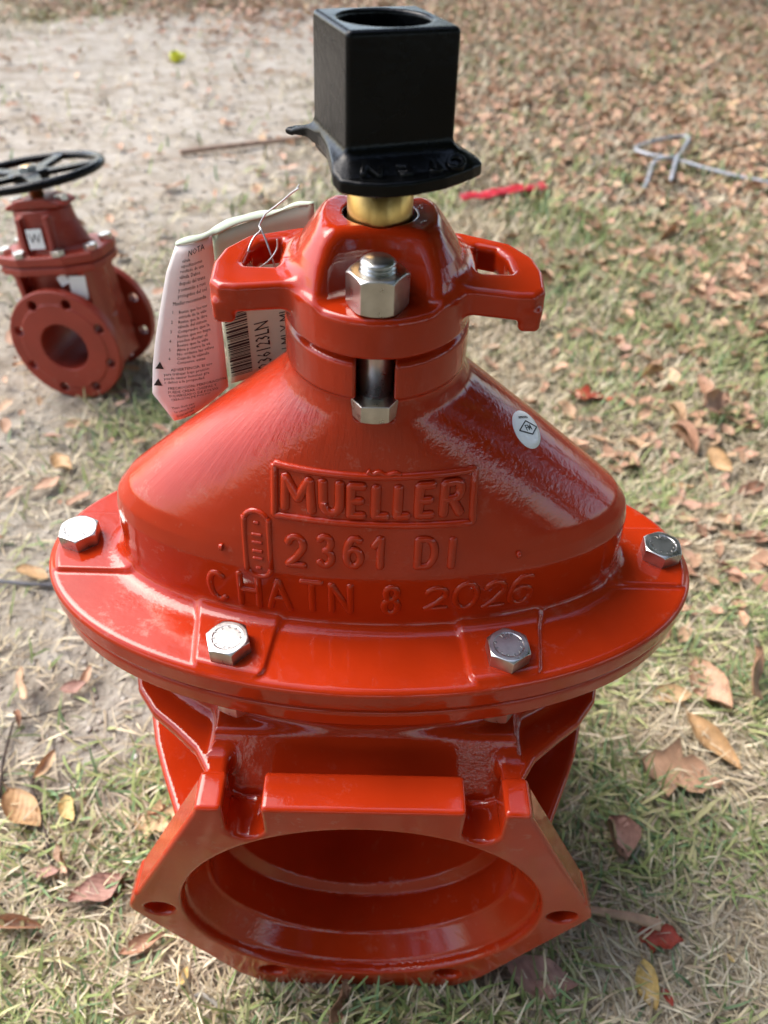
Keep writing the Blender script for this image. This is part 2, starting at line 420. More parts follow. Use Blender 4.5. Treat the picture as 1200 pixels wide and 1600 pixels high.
# cast writing and the raised frame on the front of the bonnet
def front(x, z, h=0.0):
    x = np.asarray(x, float); z = np.asarray(z, float)
    lo = np.full(x.shape, -118.0); hi = np.full(x.shape, -20.0)          # lo outside, hi inside the metal
    for _ in range(22):
        m_ = (lo+hi)/2; ins = f_bonnet(x, m_, z) < 0
        hi = np.where(ins, m_, hi); lo = np.where(ins, lo, m_)
    y = hi; nx_ = x/172.0**2; ny_ = y/70.0**2; L = np.hypot(nx_, ny_)
    return x+h*nx_/L, y+h*ny_/L
def arc(cx, cy, rx, ry, a0, a1, n=10): return [(cx+rx*math.cos(R(a0+(a1-a0)*i/n)), cy+ry*math.sin(R(a0+(a1-a0)*i/n))) for i in range(n+1)]
GLYPH = {'M': [[(0, 0), (0.06, 1)], [(0.06, 1), (0.5, 0.35)], [(0.5, 0.35), (0.94, 1)], [(0.94, 1), (1, 0)]],
 'U': [[(0, 1), (0, 0.32)]+arc(0.5, 0.32, 0.5, 0.32, 180, 360)+[(1, 1)]],
 'E': [[(1, 0), (0, 0)], [(0, 0), (0, 1)], [(0, 1), (1, 1)], [(0, 0.5), (0.85, 0.5)]], 'L': [[(0, 1), (0, 0)], [(0, 0), (1, 0)]],
 'R': [[(0, 0), (0, 1)], [(0, 1), (0.6, 1)]+arc(0.6, 0.74, 0.38, 0.26, 90, -90)+[(0, 0.48)], [(0.45, 0.48), (1, 0)]],
 '2': [arc(0.5, 0.70, 0.47, 0.30, 165, -20, 10)+[(0.55, 0.28), (0, 0)], [(0, 0), (1, 0)]],
 '3': [arc(0.45, 0.76, 0.45, 0.24, 150, -90, 9), arc(0.45, 0.26, 0.52, 0.26, 90, -150, 9)],
 '6': [arc(0.5, 0.30, 0.48, 0.30, 0, 360, 16), [(0.02, 0.30), (0.04, 0.52), (0.16, 0.78), (0.42, 0.97), (0.72, 0.98), (0.9, 0.9)]],
 '1': [[(0.75, 0), (0.75, 1)], [(0.75, 1), (0.0, 0.72)]], '8': [arc(0.5, 0.76, 0.40, 0.24, 0, 360, 14), arc(0.5, 0.26, 0.5, 0.26, 0, 360, 14)],
 '0': [arc(0.5, 0.5, 0.5, 0.5, 0, 360, 20)], 'D': [[(0, 0), (0, 1)], [(0, 1), (0.4, 1)]+arc(0.4, 0.5, 0.58, 0.5, 90, -90, 12)+[(0, 0)]], 'I': [[(0.5, 0), (0.5, 1)]],
 'C': [arc(0.52, 0.5, 0.5, 0.5, 48, 312, 14)], 'H': [[(0, 0), (0, 1)], [(1, 0), (1, 1)], [(0, 0.5), (1, 0.5)]],
 'A': [[(0, 0), (0.5, 1)], [(0.5, 1), (1, 0)], [(0.2, 0.36), (0.8, 0.36)]], 'T': [[(0.5, 0), (0.5, 1)], [(0, 1), (1, 1)]], 'N': [[(0, 0), (0, 1)], [(0, 1), (1, 0)], [(1, 0), (1, 1)]]}
def bead(path, r, flat=1.0):
    """round-topped bead along a polyline lying on the metal, with domed ends"""
    P = []
    for i in range(len(path)-1):
        n = max(1, int((path[i+1]-path[i]).length/1.6))
        P += [path[i].lerp(path[i+1], k/n) for k in range(n)]
    P.append(path[-1]); V = []; Fc = []; sg = 10
    rows = []
    t0 = (P[1]-P[0]).normalized(); t1 = (P[-1]-P[-2]).normalized()
    rows += [(P[0]-t0*r*0.95, 0.25, t0), (P[0]-t0*r*0.6, 0.8, t0)]
    for i, q in enumerate(P): rows.append((q, 1.0, (P[min(i+1, len(P)-1)]-P[max(0, i-1)]).normalized()))
    rows += [(P[-1]+t1*r*0.6, 0.8, t1), (P[-1]+t1*r*0.95, 0.25, t1)]
    for q, k, tg in rows:
        out = Vector((q.x/172.0**2, q.y/70.0**2, 0)).normalized(); sd = tg.cross(out).normalized(); out = sd.cross(tg)
        if out.y > 0: out = -out
        for j in range(sg):
            a_ = 2*math.pi*(j+0.5)/sg; ca, sa = math.cos(a_), math.sin(a_)
            wf = 1.12 if sa > 0 else 1.5                      # flat top, sides drafted outwards to a wide foot
            V.append(q+sd*ca*r*k*wf+out*(math.copysign(abs(sa)**0.7, sa)*r*k*flat*(0.78 if sa > 0 else 0.5)))
    for i in range(len(rows)-1):
        for j in range(sg): a_ = i*sg+j; b_ = i*sg+(j+1) % sg; Fc.append((a_, b_, b_+sg, a_+sg))
    Fc.append(tuple(range(sg))[::-1]); Fc.append(tuple(len(V)-sg+j for j in range(sg)))
    return V, Fc
def cast_chars(name, chars, r, label, flat=0.95):
    VV = []; FF = []
    for ch, x0, x1, z0, z1, rot in chars:
        for st_ in GLYPH[ch]:
            A_ = np.array(st_, float); px = (A_[:, 0]-0.5)*(x1-x0-1.4*r); pz = (A_[:, 1]-0.5)*(z1-z0-1.4*r)
            n = 9 if len(A_) == 2 else 1
            if n > 1: t_ = np.linspace(0, 1, n); px = px[0]+(px[-1]-px[0])*t_; pz = pz[0]+(pz[-1]-pz[0])*t_
            X = (x0+x1)/2+px*math.cos(rot)-pz*math.sin(rot); Z = (z0+z1)/2+px*math.sin(rot)+pz*math.cos(rot)
            Xs, Y = front(X, Z, 0.15)
            V, Fc = bead([Vector(q) for q in zip(Xs, Y, Z)], r, flat); o = len(VV); VV += [v*0.001 for v in V]; FF += [tuple(o+k for k in f) for f in Fc]
    ob = mesh_obj(name, VV, FF, RED, valve, True); ob['label'] = label
    return ob
MU = [('M', -50.5, -32, 481.5, 503.4, 0), ('U', -28.8, -16.2, 481.5, 503.8, 0), ('E', -13.4, -3.4, 481, 502.6, 0), ('L', 0.4, 9.6, 481, 502.6, 0), ('L', 12.6, 21.4, 481, 502.4, 0), ('E', 24.3, 34.8, 481.3, 502.8, 0), ('R', 38.3, 50.7, 481.3, 503, 0)]
cast_chars('raised_lettering', MU, 2.3, 'raised cast word MUELLER inside a frame')
cast_chars('raised_lettering', [('2', -49.3, -37.3, 444.9, 466.6, 0), ('3', -31, -21, 446.3, 468.7, 0), ('6', -15.6, -4.4, 447, 469, 0), ('1', 0.6, 8, 447, 469.4, 0)], 1.9, 'raised cast number 2361')
cast_chars('raised_lettering', [('D', 25.8, 38.4, 447, 468.4, 0), ('I', 44, 50, 446.4, 467.6, 0)], 1.9, 'raised cast letters DI')
cast_chars('raised_lettering', [('C', -100.4, -87, 404, 430.2, 0.02), ('H', -80.5, -66.6, 405, 434, -0.03), ('A', -62.6, -47.6, 406, 433, 0), ('T', -42, -28, 407.4, 435, 0), ('N', -24.4, -10.6, 408.3, 434.4, 0)], 1.75, 'raised cast letters CHATN')
cast_chars('raised_lettering', [('8', 7.4, 18.4, 408, 434, 0)], 1.85, 'raised cast numeral 8')
cast_chars('raised_lettering', [('2', 33, 47.5, 411.7, 432, 0), ('0', 50.4, 66.4, 410.3, 434.3, 0), ('2', 69.1, 83.4, 409, 433, 0), ('6', 85, 101, 408, 434.7, 0)], 1.6, 'raised cast year 2026')
def front_tube(name, pts, r, parent, lift=0.0):
    A_ = np.array(pts, float); X, Y = front(A_[:, 0], A_[:, 1], lift)
    return tube(name, np.stack([X, Y, A_[:, 1]], 1)*1e-3, r*1e-3, RED, parent, 10, 3)
def line(p, q, n): return [(p[0]+(q[0]-p[0])*i/n, p[1]+(q[1]-p[1])*i/n) for i in range(n)]
fp = []
cz0 = [(-54, 507), (-28.7, 507.3), (0.9, 507.4), (28.6, 507.6), (56, 506.6), (57, 476.3), (30.4, 476.7), (1.6, 477.2), (-29, 477.6), (-54.8, 478), (-54, 507)]
for i in range(len(cz0)-1): fp += line(cz0[i], cz0[i+1], 6)
fp.append(cz0[-1])
front_tube('raised_frame', fp, 2.4, valve, -0.2)
cap_pts = [(-66+7.4*math.cos(t)*1.0, 455.5+(14.5 if math.sin(t) > 0 else -14.5)+7.4*math.sin(t)) for t in np.linspace(0, 2*math.pi, 26)]
front_tube('raised_capsule_mark', cap_pts, 1.9, valve, -0.3)['label'] = 'small raised oval foundry mark'
for k, (dz, w) in enumerate(((18, 1.5), (9, 3), (3, 3), (-4, 3), (-10, 3), (-18, 1.5))):
    front_tube('raised_tick', [(-66-w, 455.5+dz*0.83), (-66, 455.5+dz*0.83), (-66+w, 455.5+dz*0.83)], 1.2, valve, 0.0)
for x, z in ((-88, 450.5), (87, 451.2)): front_tube('raised_dot', [(x-0.9, z), (x, z), (x+0.9, z)], 2.4, valve, 0.3)
front_tube('casting_flash', [(-3, 511), (0, 509), (3, 510.5), (7, 508.5), (12, 510), (15, 508.5)], 1.6, valve, 0.3)

# round-headed sticker on the right slope of the bonnet
def side_pt(x, y):
    lo, hi = 400.0, 570.0
    for _ in range(40):
        m_ = (lo+hi)/2
        if ell(np.array([x]), np.array([y]), dome_a(np.array([m_])), dome_b(np.array([m_])))[0] < 0: lo = m_
        else: hi = m_
    return Vector((x, y, lo))
c0 = side_pt(88, -14); e1 = (side_pt(91, -14)-side_pt(85, -14)).normalized(); e2 = (side_pt(88, -11)-side_pt(88, -17)); e2 = (e2-e1*e2.dot(e1)).normalized()
nn = e1.cross(e2).normalized()
if nn.z < 0: nn = -nn
def on_slope(u, v, h):      # u along e1 (down to the right), v along e2 (towards the back)
    q = c0+e1*u+e2*v; s = side_pt(q.x, q.y); return (s+nn*h)*0.001
def sticker_pts(h, sc=1.0):
    return [on_slope(sc*11.4*math.cos(t)*(1-0.16*math.sin(t)), sc*12.6*math.sin(t), h) for t in np.linspace(0, 2*math.pi, 40, endpoint=False)]
V = sticker_pts(0.05)+sticker_pts(0.4)+sticker_pts(0.45, 0.75)+sticker_pts(0.45, 0.5)+sticker_pts(0.45, 0.25)+[on_slope(0, 0, 0.45)]
Fc = [(r_*40+k, r_*40+(k+1) % 40, (r_+1)*40+(k+1) % 40, (r_+1)*40+k) for r_ in range(4) for k in range(40)]+[(160+k, 160+(k+1) % 40, 200) for k in range(40)]
WHITE = plain('white_vinyl', (0.88, 0.89, 0.89), 0.4)
INK = plain('black_ink', (0.012, 0.012, 0.013), 0.5)
st = mesh_obj('sticker', V, Fc, WHITE, valve); st['label'] = 'white oval approval sticker with a black diamond'
def slope_text(body, size, u, v, rot, parent, sx=1.0):
    V, Fc = text_data(body, size, 0.02, 0, 0.06)
    P = []
    for a, b_, c in V:
        a *= sx; uu = u+a*math.cos(rot)-b_*math.sin(rot); vv = v+a*math.sin(rot)+b_*math.cos(rot); P.append(on_slope(uu, vv, 0.62+c))
    return mesh_obj('printed_text', P, Fc, INK, parent, False)
slope_text('FM', 5.0, 1.3, 0, R(43), st)
slope_text('APPROVED', 2.2, -3.6, 5.2, R(43), st, 0.9)
dia = [(-1.4, 3.8), (7.8, 5.6), (5.0, -2.4), (-5.4, -6.6)]
dl = [dia[0]]
for i in range(4):
    q0, q1 = dia[i], dia[(i+1) % 4]
    for k in (0.04, 0.5, 0.96, 1.0): dl.append((q0[0]+(q1[0]-q0[0])*k, q0[1]+(q1[1]-q0[1])*k))
tube('printed_diamond', [on_slope(*q, 0.5) for q in dl], 0.0004, INK, st, 6, 3)

# body with the two mechanical-joint bells
ZC = 169.0
OUT = [(58, 155), (58, 155), (101, 154), (103, 148), (168, 8), (170, 0), (167, -8), (104, -136), (84, -160), (60, -164), (-60, -164), (-84, -160), (-104, -136), (-167, -8), (-170, 0), (-168, 8), (-103, 148), (-101, 154)]
OUT = Poly(OUT[1:])
SH1 = Poly([(60, 0), (172, 0), (168, 40), (160, 66), (146, 84), (128, 98), (112, 112), (103, 126), (99, 150), (88, 150), (88, 108), (60, 90)])
SH2 = Poly([(60, 0), (172, 0), (168, 40), (158, 70), (148, 92), (138, 112), (128, 132), (120, 145), (60, 145)])
def f_body(x, y, z):
    fl = slab(ell(x, y, 219, 117.5), z, 357, 373.6, 3.5)
    az = np.interp(z, [0, 40, 110, 190, 260, 300, 340, 400], [70, 105, 142, 156, 162, 164, 168, 170]); bz = np.interp(z, [0, 60, 169, 280, 310, 340, 400], [50, 78, 90, 104, 111, 103, 103])
    ne = ell(x, y, az, bz)*0.9; ne = smax(ne, z-366, 2); ne = smax(ne, 12-z, 20)
    zl = z-ZC
    rad = np.hypot(x, zl)
    bar = np.maximum(rad-np.interp(np.abs(y), [0, 70, 105, 140], [128, 128, 130, 132]), np.abs(y)-140)
    d = smin(ne, bar, 26)
    d = smin(d, fl, 12)
    # side shelves running from the body into the bell corners
    ax = np.abs(x); ay = np.abs(y)
    sh1 = SH1(ax, ay)
    d = smin(d, slab(sh1, z, 306, 318, 4.5), 10)
    sh2 = SH2(ax, ay)
    d = smin(d, slab(sh2, z, 246, 256, 4.5), 5)
    ramp_ = np.maximum(0.853*(ay-131)+0.521*(z-286), np.maximum(ax-99, np.maximum(ay-131, 60-ay))); ramp_ = smax(ramp_, z-330, 4)
    d = smin(d, np.maximum(ramp_, 200-z), 7)
    pl = OUT(x, zl)
    # mould offset at the side corners
    pl = np.minimum(pl, np.hypot(np.abs(x)-156, zl-20)-7)
    pl = slab(pl-2, ay, 130, 156, 3.0)
    d = smin(d, pl, 4)
    # bolt slots on top, bolt holes elsewhere
    sl = rbox2(ax-74.6, zl-(129.2+30), 11.8, 41.5, 11.5)
    d = smax(d, -slab(sl, ay, 127, 190, 0.5), 3.0)
    for ang in (0, -60):
        cx, cz = 149.2*math.cos(R(ang)), 149.2*math.sin(R(ang))
        d = smax(d, -np.maximum(np.hypot(ax-cx, zl-cz)-11.2, 124-ay), 2.5)
    # socket and waterway
    t = 156-ay
    prof = np.interp(t, [-5, 0, 1.5, 5, 8, 10, 26, 27.5, 58, 64, 90, 200], [134.0, 133.0, 132, 131.5, 131.5, 129, 118.5, 116.5, 115.5, 106, 103, 103])
    d = smax(d, -(rad-prof)*0.8, 1.5)
    return d
body = solid('body', f_body, (-226, -164, -2), (226, 164, 376), 2.1, RED, valve)

# bolts and nuts
def f_head(x, y, z):
    h = smax(hex2(x, y, 24.2, R(8)), np.abs(z-5)-5.2, 0.5)
    cone = (np.hypot(x, y)-12.1)*0.5+(z-10.2)*0.866
    h = smax(h, cone, 0.3)
    return smax(h, -(slab(np.hypot(x, y)-9.0, z, 9.9, 14, 0.3)), 0.3)
head0 = solid('bolt_head', f_head, (-16, -16, -2), (16, 16, 12), 0.45, STEEL, valve)
def ring_text(body, rad, size, a0, a1, z, parent, mat, name='stamped_text'):
    VV = []; FF = []
    for i, ch in enumerate(body):
        a = R(a0+(a1-a0)*i/max(1, len(body)-1)); V, Fc = text_data(ch, size, 0.12, 0.05, 0.08, res=1)
        o = len(VV)
        for px, py, pz in V:
            rr = rad+py; t = a-px/rad; VV.append(Vector((rr*math.cos(t), rr*math.sin(t), z+pz))*0.001)
        FF += [tuple(o+k for k in f) for f in Fc]
    return mesh_obj(name, VV, FF, mat, parent, False)
STAMP = plain('stamped_steel', (0.30, 0.30, 0.29), 0.4, 1.0)
stamp0 = ring_text('F593G316', 8.0, 3.2, 205, -10, 10.0, head0, STAMP)
stamp1 = ring_text('THE', 7.6, 3.4, -60, -105, 10.0, head0, STAMP)
heads = []
for k, (bx, by) in enumerate(BOLTS):
    loc = (bx*0.001, by*0.001, (ZF+3.0)*0.001); rz = R([10, 178, 60, 165, 20, 40][k])
    if k == 0: o = head0; o.location = loc; o.rotation_euler = (0, 0, rz)
    else:
        o = copy_obj(head0, valve, loc, (0, 0, rz))
        for s_ in (stamp0, stamp1): copy_obj(s_, o)
def f_nut(x, y, z):
    h = smax(hex2(x, y, 24.2, R(6)), np.abs(z-8)-8, 0.6)
    cone = (np.hypot(x, y)-12.6)*0.55+(np.abs(z-8)-7.6)*0.83
    return np.maximum(smax(h, cone, 0.3), -(np.hypot(x, y)-7.9))
under0 = solid('flange_nut', f_nut, (-16, -16, -2), (16, 16, 18), 0.55, STEEL, valve)
for k, (bx, by) in enumerate(BOLTS):
    loc = (bx*0.001, by*0.001, 0.3415)
    if k == 0: under0.location = loc
    else: copy_obj(under0, valve, loc, (0, 0, R(17*k)))

# gland cover with two slotted ears
ZG0, ZG1, ZTOP, ZEAR = 577.0, 599.5, 628.0, 604.0
EAR = Poly([(30, -28), (42, -29), (68, -34), (76, -33.5), (81, -28), (82.5, -8), (80, 8), (70, 25), (44, 38), (30, 38)], 0.7, 3)
HOLE = Poly([(51, -11), (66, -11), (67.5, -8), (66.5, 8), (62, 18), (52, 22), (49.5, 18), (49.5, -8)], 0.7, 3)
YB = 41.0                                              # the two cover bolts stand this far before and behind the stem
def f_cover(x, y, z):
    r = np.hypot(x, y)
    rim = slab(ell(x, y, 49, 56), z, ZG0, ZG1+1.5, 3.0)
    k = np.interp(z, [ZG0, ZG1, 603, 608, 614, 621, ZTOP, 640], [47, 47.5, 46.5, 44.5, 41.5, 37, 31.5, 22])
    cap = np.maximum(ell(x, y, k, k*1.10)*0.75, ZG0+4-z); cap = smax(cap, z-ZTOP, 4)
    fac = np.abs(x)*0.80+(z-ZTOP)*0.60-23.2+0.05*np.abs(y)                # flattened side facets
    cap = smax(cap, fac, 2.0)
    d = smin(rim, cap, 3.5)
    for s_ in (-1, 1):
        cyl = np.hypot(x, y*s_+66)-(36.0+0.34*(z-ZG1)); pocket = slab(cyl, z, ZG1-0.3, 660, 4)
        d = smax(d, -pocket, 5.0)
    ax = np.abs(x)
    e = slab(EAR(ax, y)-1.0, z, ZEAR-15, ZEAR, 3.5)
    hk = slab(rbox2(ax-75.5, y+28.5, 5.5, 6, 3), z, ZEAR-21, ZEAR-8, 3)
    e = smin(e, hk, 3)
    e = smax(e, -HOLE(ax, y), 4.5)
    d = smin(d, e, 6)
    d = smax(d, -(r-18.2), 1.5)
    d = smax(d, -(np.maximum(np.hypot(x, np.abs(y)-YB)-8.6, np.abs(z-590)-30)), 1)
    return d
cover = solid('gland_cover', f_cover, (-88, -60, 570), (88, 60, 634), 0.8, RED, valve)
for body_t, cx, cy in (('S', 21, 8), ('6', 22, -12)):
    V, Fc = text_data(body_t, 9, 0.5, 0.35)
    P = [Vector((cx+b_*0.3+a, cy+b_, ZTOP-0.6+c-(cx+a-22)*0.55*(1 if cx+a > 22 else 0)))*0.001 for a, b_, c in V]
    mesh_obj('raised_lettering', P, Fc, RED, valve)
for y in (-YB, YB):
    s_ = 1 if y < 0 else -1
    nt_ = copy_obj(under0, valve, (0, y*0.001, (ZG1-0.5)*0.001), (0, 0, R(24))); nt_.name = 'cover_nut'; nt_.scale = (1.08, 1.08, 1.12)
    prof = [(0.0001, 0.0555), (0.0065, 0.0555), (0.0078, 0.0545)]
    z = 0.0540
    while z > 0.038: prof += [(0.0084, z), (0.0084, z-0.0006), (0.0074, z-0.0012), (0.0074, z-0.0016)]; z -= 0.0020
    prof += [(0.0088, 0.030), (0.0088, -0.026), (0.0001, -0.026)]
    prof = [(r_, zz-0.0285) for r_, zz in prof]
    sh = lathe('cover_bolt', prof[::-1], STEEL, valve, 32); sh.location = (0, y*0.001, 0.5955)
    hd = solid('cover_bolt_head', lambda x, yy, z: smax(smax(hex2(x, yy, 24.6, R(0)), np.abs(z-5)-5.2, 0.5), (np.hypot(x, yy)-12.8)*0.5-(z-0.2)*0.866, 0.3), (-16, -16, -2), (16, 16, 12), 0.5, STEEL, valve) if y < 0 else copy_obj(hd, valve)
    hd.location = (0, (y+(-4 if y < 0 else 4))*0.001, 0.5415); hd.rotation_euler = (0, 0, R(32))
sh_ring = lathe('stem_seal', [(0.0155, 0.0265), (0.0184, 0.0265), (0.0184, 0.015), (0.0155, 0.015), (0.0155, 0.0265)], DARK, valve, 40); sh_ring.location = (0, 0, 0.5975)
stem = lathe('stem', [(0.0001, 0.075), (0.0161, 0.075), (0.0161, 0.0), (0.0001, 0.0)][::-1], BRASS, valve, 48); stem.location = (0, 0, 0.585)
# split the hard end edges of the stem so that it shades cleanly
for po in stem.data.polygons: po.use_smooth = abs(po.normal.z) < 0.5

# black operating nut with the arrow skirt
TH = R(20.8)
SK = Poly([(-20.5, -40), (-16.5, -46), (-8, -49), (2, -49.5), (15.5, -45), (29, -36), (41, -23.5), (45.8, -16.5), (44, -11), (36, -2), (28, 10), (16, 30), (-4, 36), (-18, 37), (-33, 33), (-41, 27), (-48, 21.5), (-44.5, 18.8), (-35.7, 12), (-28.7, 0.5), (-24.5, -15), (-22, -30)], 0.7, 4)
def f_opnut(x, y, z):
    c, s = math.cos(TH), math.sin(TH)
    u = x*c+y*s; v = -x*s+y*c
    hs = 25.3-0.012*(z-660)
    sq = slab(rbox2(u, v, hs, hs, 2.5), z, 652, 709, 2.2)
    hole = slab(np.hypot(u, v)-19.6, z, 688, 730, 1)
    sq = smax(sq, -hole, 2)
    dsq = np.maximum(rbox2(u, v, 25, 25, 2), 0)
    zz = z+0.46*dsq-0.46*np.maximum(dsq-13, 0)
    thin = np.clip((-x-33)*0.45, 0, 4.2); sk = slab(SK(x, y), zz-thin*0.25, 657.8+thin*0.7, 663.9, 1.3)
    return smin(sq, sk, 4)
opn = solid('operating_nut', f_opnut, (-52, -57, 648), (52, 56, 713), 0.75, BLACK, valve)
VV = []; FF = []
PXY = []
for ch, cx, cy in (('O', 32.6, -25), ('P', 22.8, -31), ('E', 10.5, -36), ('N', -3.5, -39)):
    V, Fc = text_data(ch, 12.5, 1.5, 0.5, 0.15); o = len(PXY); t = math.atan2(cx, -cy)+math.pi
    for px, py, pz in V:                               # letter tops point outwards: the word reads from the far side
        X = cx+px*math.cos(t)-py*math.sin(t)*0.8; Y = cy+px*math.sin(t)+py*math.cos(t)*0.8
        PXY.append((X, Y, pz))
    FF += [tuple(o+k for k in f) for f in Fc]
A_ = np.array(PXY); lo_ = np.full(len(A_), 654.5); hi_ = np.full(len(A_), 668.0)
for _ in range(18):
    m_ = (lo_+hi_)/2; ins = f_opnut(A_[:, 0], A_[:, 1], m_) < 0; lo_ = np.where(ins, m_, lo_); hi_ = np.where(ins, hi_, m_)
tx = mesh_obj('raised_lettering', np.stack([A_[:, 0], A_[:, 1], np.clip(lo_, 655, 663)+A_[:, 2]*0.9], 1)*0.001, FF, BLACK, opn); tx['label'] = 'raised word OPEN on the nut skirt'

# ------------------------------------------------------------------ paper tag wired to the left ear
PAPER = plain('pink_paper', (0.84, 0.74, 0.70), 0.8, 0, 30, 0.06)
CARD = plain('pale_green_card', (0.46, 0.53, 0.40), 0.75, 0, 30, 0.06)
tagroot = empty('paper_tag', (-0.065, 0.03, 0.60))
tag(tagroot, 'folded paper instruction tag with barcode, wired to the left ear of the large valve', 'tag')
def poly_at(tab, v):
    t = v*(len(tab)-1); i = min(int(t), len(tab)-2); t -= i; return tuple(tab[i][k]+(tab[i+1][k]-tab[i][k])*t for k in range(len(tab[0])))
LE = [(-131.5, 475, 33), (-142, 496, 33), (-138.5, 516, 34), (-134, 534, 35), (-128, 554, 36), (-121.5, 575, 38), (-114.5, 590, 41)]
FE = [(-110, 481, 45), (-96, 494, 46), (-95.7, 514, 46), (-95.4, 534, 46), (-95.1, 554, 46), (-94.8, 575, 46), (-94.6, 594, 46)]
def SA(u, v, h=0.0):
    a = poly_at(LE, v); b = poly_at(FE, v); y = a[2]+(b[2]-a[2])*u-4*math.sin(math.pi*u)
    return Vector((a[0]+(b[0]-a[0])*u, y-h, a[1]+(b[1]-a[1])*u))
def SB(u, v, h=0.0):
    x = -95+58*u; z = 494+100*v+18*u*(0.7+0.3*v)
    return Vector((x, 47+6*math.sin(math.pi*u*0.7)+3*(1-v)-h, z))
def SC(u, v, h=0.0):         # the curled upper edge
    if u < 0.26: p0 = SA(u/0.26, 1)
    else: p0 = SB((u-0.26)/0.74, 1)
    t = v*1.9; k = 1.5+2.4*math.sin(math.pi*min(1, u*1.3))+0.5*math.sin(u*23)
    return Vector((p0.x, p0.y+k*(1-math.cos(t))*1.3+h, p0.z+k*math.sin(t)*0.8+0.6*math.sin(u*17)))
def sheet(name, S, nu, nv, mat, th=0.35):
    V = []; Fc = []
    for h in (0, -th):
        for j in range(nv+1):
            for i in range(nu+1): V.append((S(i/nu, j/nv, h))*0.001-tagroot.location)
    o = (nu+1)*(nv+1)
    for j in range(nv):
        for i in range(nu):
            a = j*(nu+1)+i; Fc += [(a, a+1, a+nu+2, a+nu+1), (o+a, o+a+nu+1, o+a+nu+2, o+a+1)]
    rim = [i for i in range(nu+1)]+[j*(nu+1)+nu for j in range(1, nv+1)]+[nv*(nu+1)+i for i in range(nu-1, -1, -1)]+[j*(nu+1) for j in range(nv-1, 0, -1)]
    for k in range(len(rim)): a, b_ = rim[k], rim[(k+1) % len(rim)]; Fc.append((a, a+o, b_+o, b_))
    return mesh_obj(name, V, Fc, mat, tagroot)
pa = sheet('printed_leaf', SA, 10, 18, PAPER); pa['label'] = 'pink leaf printed with small Spanish text'
pb = sheet('barcode_card', SB, 14, 14, CARD); pb['label'] = 'pale green card with barcode and number'
sheet('curled_edge', SC, 30, 8, CARD)
def print_on(S, texts, parent, dims):
    VV = []; FF = []
    for body_t, size, u, v, rot, wide in texts:
        V, Fc = text_data(body_t, size, 0.0, 0, 0.0, 'LEFT', 1); o = len(VV)
        for a, b_, c in V:
            a *= wide; uu = u+(a*math.cos(rot)-b_*math.sin(rot))/dims[0]; vv = v+(a*math.sin(rot)+b_*math.cos(rot))/dims[1]
            VV.append(S(min(0.995, max(0.005, uu)), min(0.995, max(0.005, vv)), 0.25)*0.001-tagroot.location)
        FF += [tuple(o+k for k in f) for f in Fc]
    return mesh_obj('printed_text', VV, FF, INK, parent, False)
lines = [('NOTA', 5.2, 0.42, 0.945, 0.12, 1.1)]
body_lines = ['válvula', 'especificaciones', 'resultado de una', 'válvula. Daños', 'después del trans', 'y sometido a revi', 'protegidos del sol']
vv = 0.905
for t_ in body_lines: lines.append((t_, 3.0, 0.30, vv, 0.10, 1.0)); vv -= 0.030
lines.append(('Mueller recomienda', 3.0, 0.22, vv-0.008, 0.10, 1.0)); vv -= 0.05
for k_, t_ in enumerate(['Revise que los tor', 'entrada de la válv', 'Revise que la dire', 'válvula del sistem', 'Compruebe que la', 'Revise que no haya', 'pueden afectar el', 'Revise que la válv', 'Abra y cierre la vá', 'No ordene las válvu', 'Cuando la válvula', 'Conserve estas']):
    lines.append((t_, 2.7, 0.34, vv, 0.10, 1.0))
    if k_ % 2 == 0: lines.append((str(1+k_//2), 2.7, 0.22, vv, 0.10, 1.0))
    vv -= 0.0265
vv -= 0.02
for t_ in ['      ADVERTENCIA: El uso', 'para trabajar bajo presión', 'puede causar lesiones gra', 'o daños a la propiedad']: lines.append((t_, 2.5, 0.16, vv, 0.09, 1.0)); vv -= 0.024
vv -= 0.015
for t_ in ['      PRECAUCIÓN: PERFORACIÓN', '      PUEDE CREAR CHISPAS Y', '      PULVERIZADO DE POLVO', '      CREACIÓN DE POLVO']: lines.append((t_, 2.4, 0.12, vv, 0.09, 1.0)); vv -= 0.024
vv -= 0.025
for t_ in ['Please check pipe', 'for correct fit and', 'the pipe and valve', 'Copyright all rights', 'reserved']: lines.append((t_, 2.5, 0.16, vv, 0.08, 1.0)); vv -= 0.026
print_on(SA, lines, pa, (42, 108))
print_on(SB, [('236123LN', 13, 0.40, 0.05, R(90), 0.60), ('DI MJ X MJ', 11, 0.66, 0.10, R(90), 0.62)], pb, (58, 100))
VV = []; FF = []; v_ = 0.05; rb = random.Random(4)
while v_ < 0.62:                                        # barcode bars
    w_ = rb.choice([0.004, 0.004, 0.008, 0.012, 0.016]); o = len(VV)
    for uu, v2 in ((0.02, v_), (0.25, v_), (0.25, v_+w_), (0.02, v_+w_)): VV.append(SB(uu, v2, 0.25)*0.001-tagroot.location)
    FF.append((o, o+1, o+2, o+3)); v_ += w_+rb.choice([0.004, 0.006, 0.01])
mesh_obj('printed_barcode', VV, FF, INK, pb, False)
for uu, v2, sz in ((0.10, 0.335, 2.6), (0.08, 0.235, 2.6)):
    P = [SA(uu+sz*a/42, v2+sz*b_/108, 0.25)*0.001-tagroot.location for a, b_ in ((-1, -0.8), (1, -0.8), (0, 1))]
    mesh_obj('printed_symbol', P, [(0, 1, 2)], INK, pa, False)
def mm(pts): return [Vector(p_)*0.001-tagroot.location for p_ in pts]
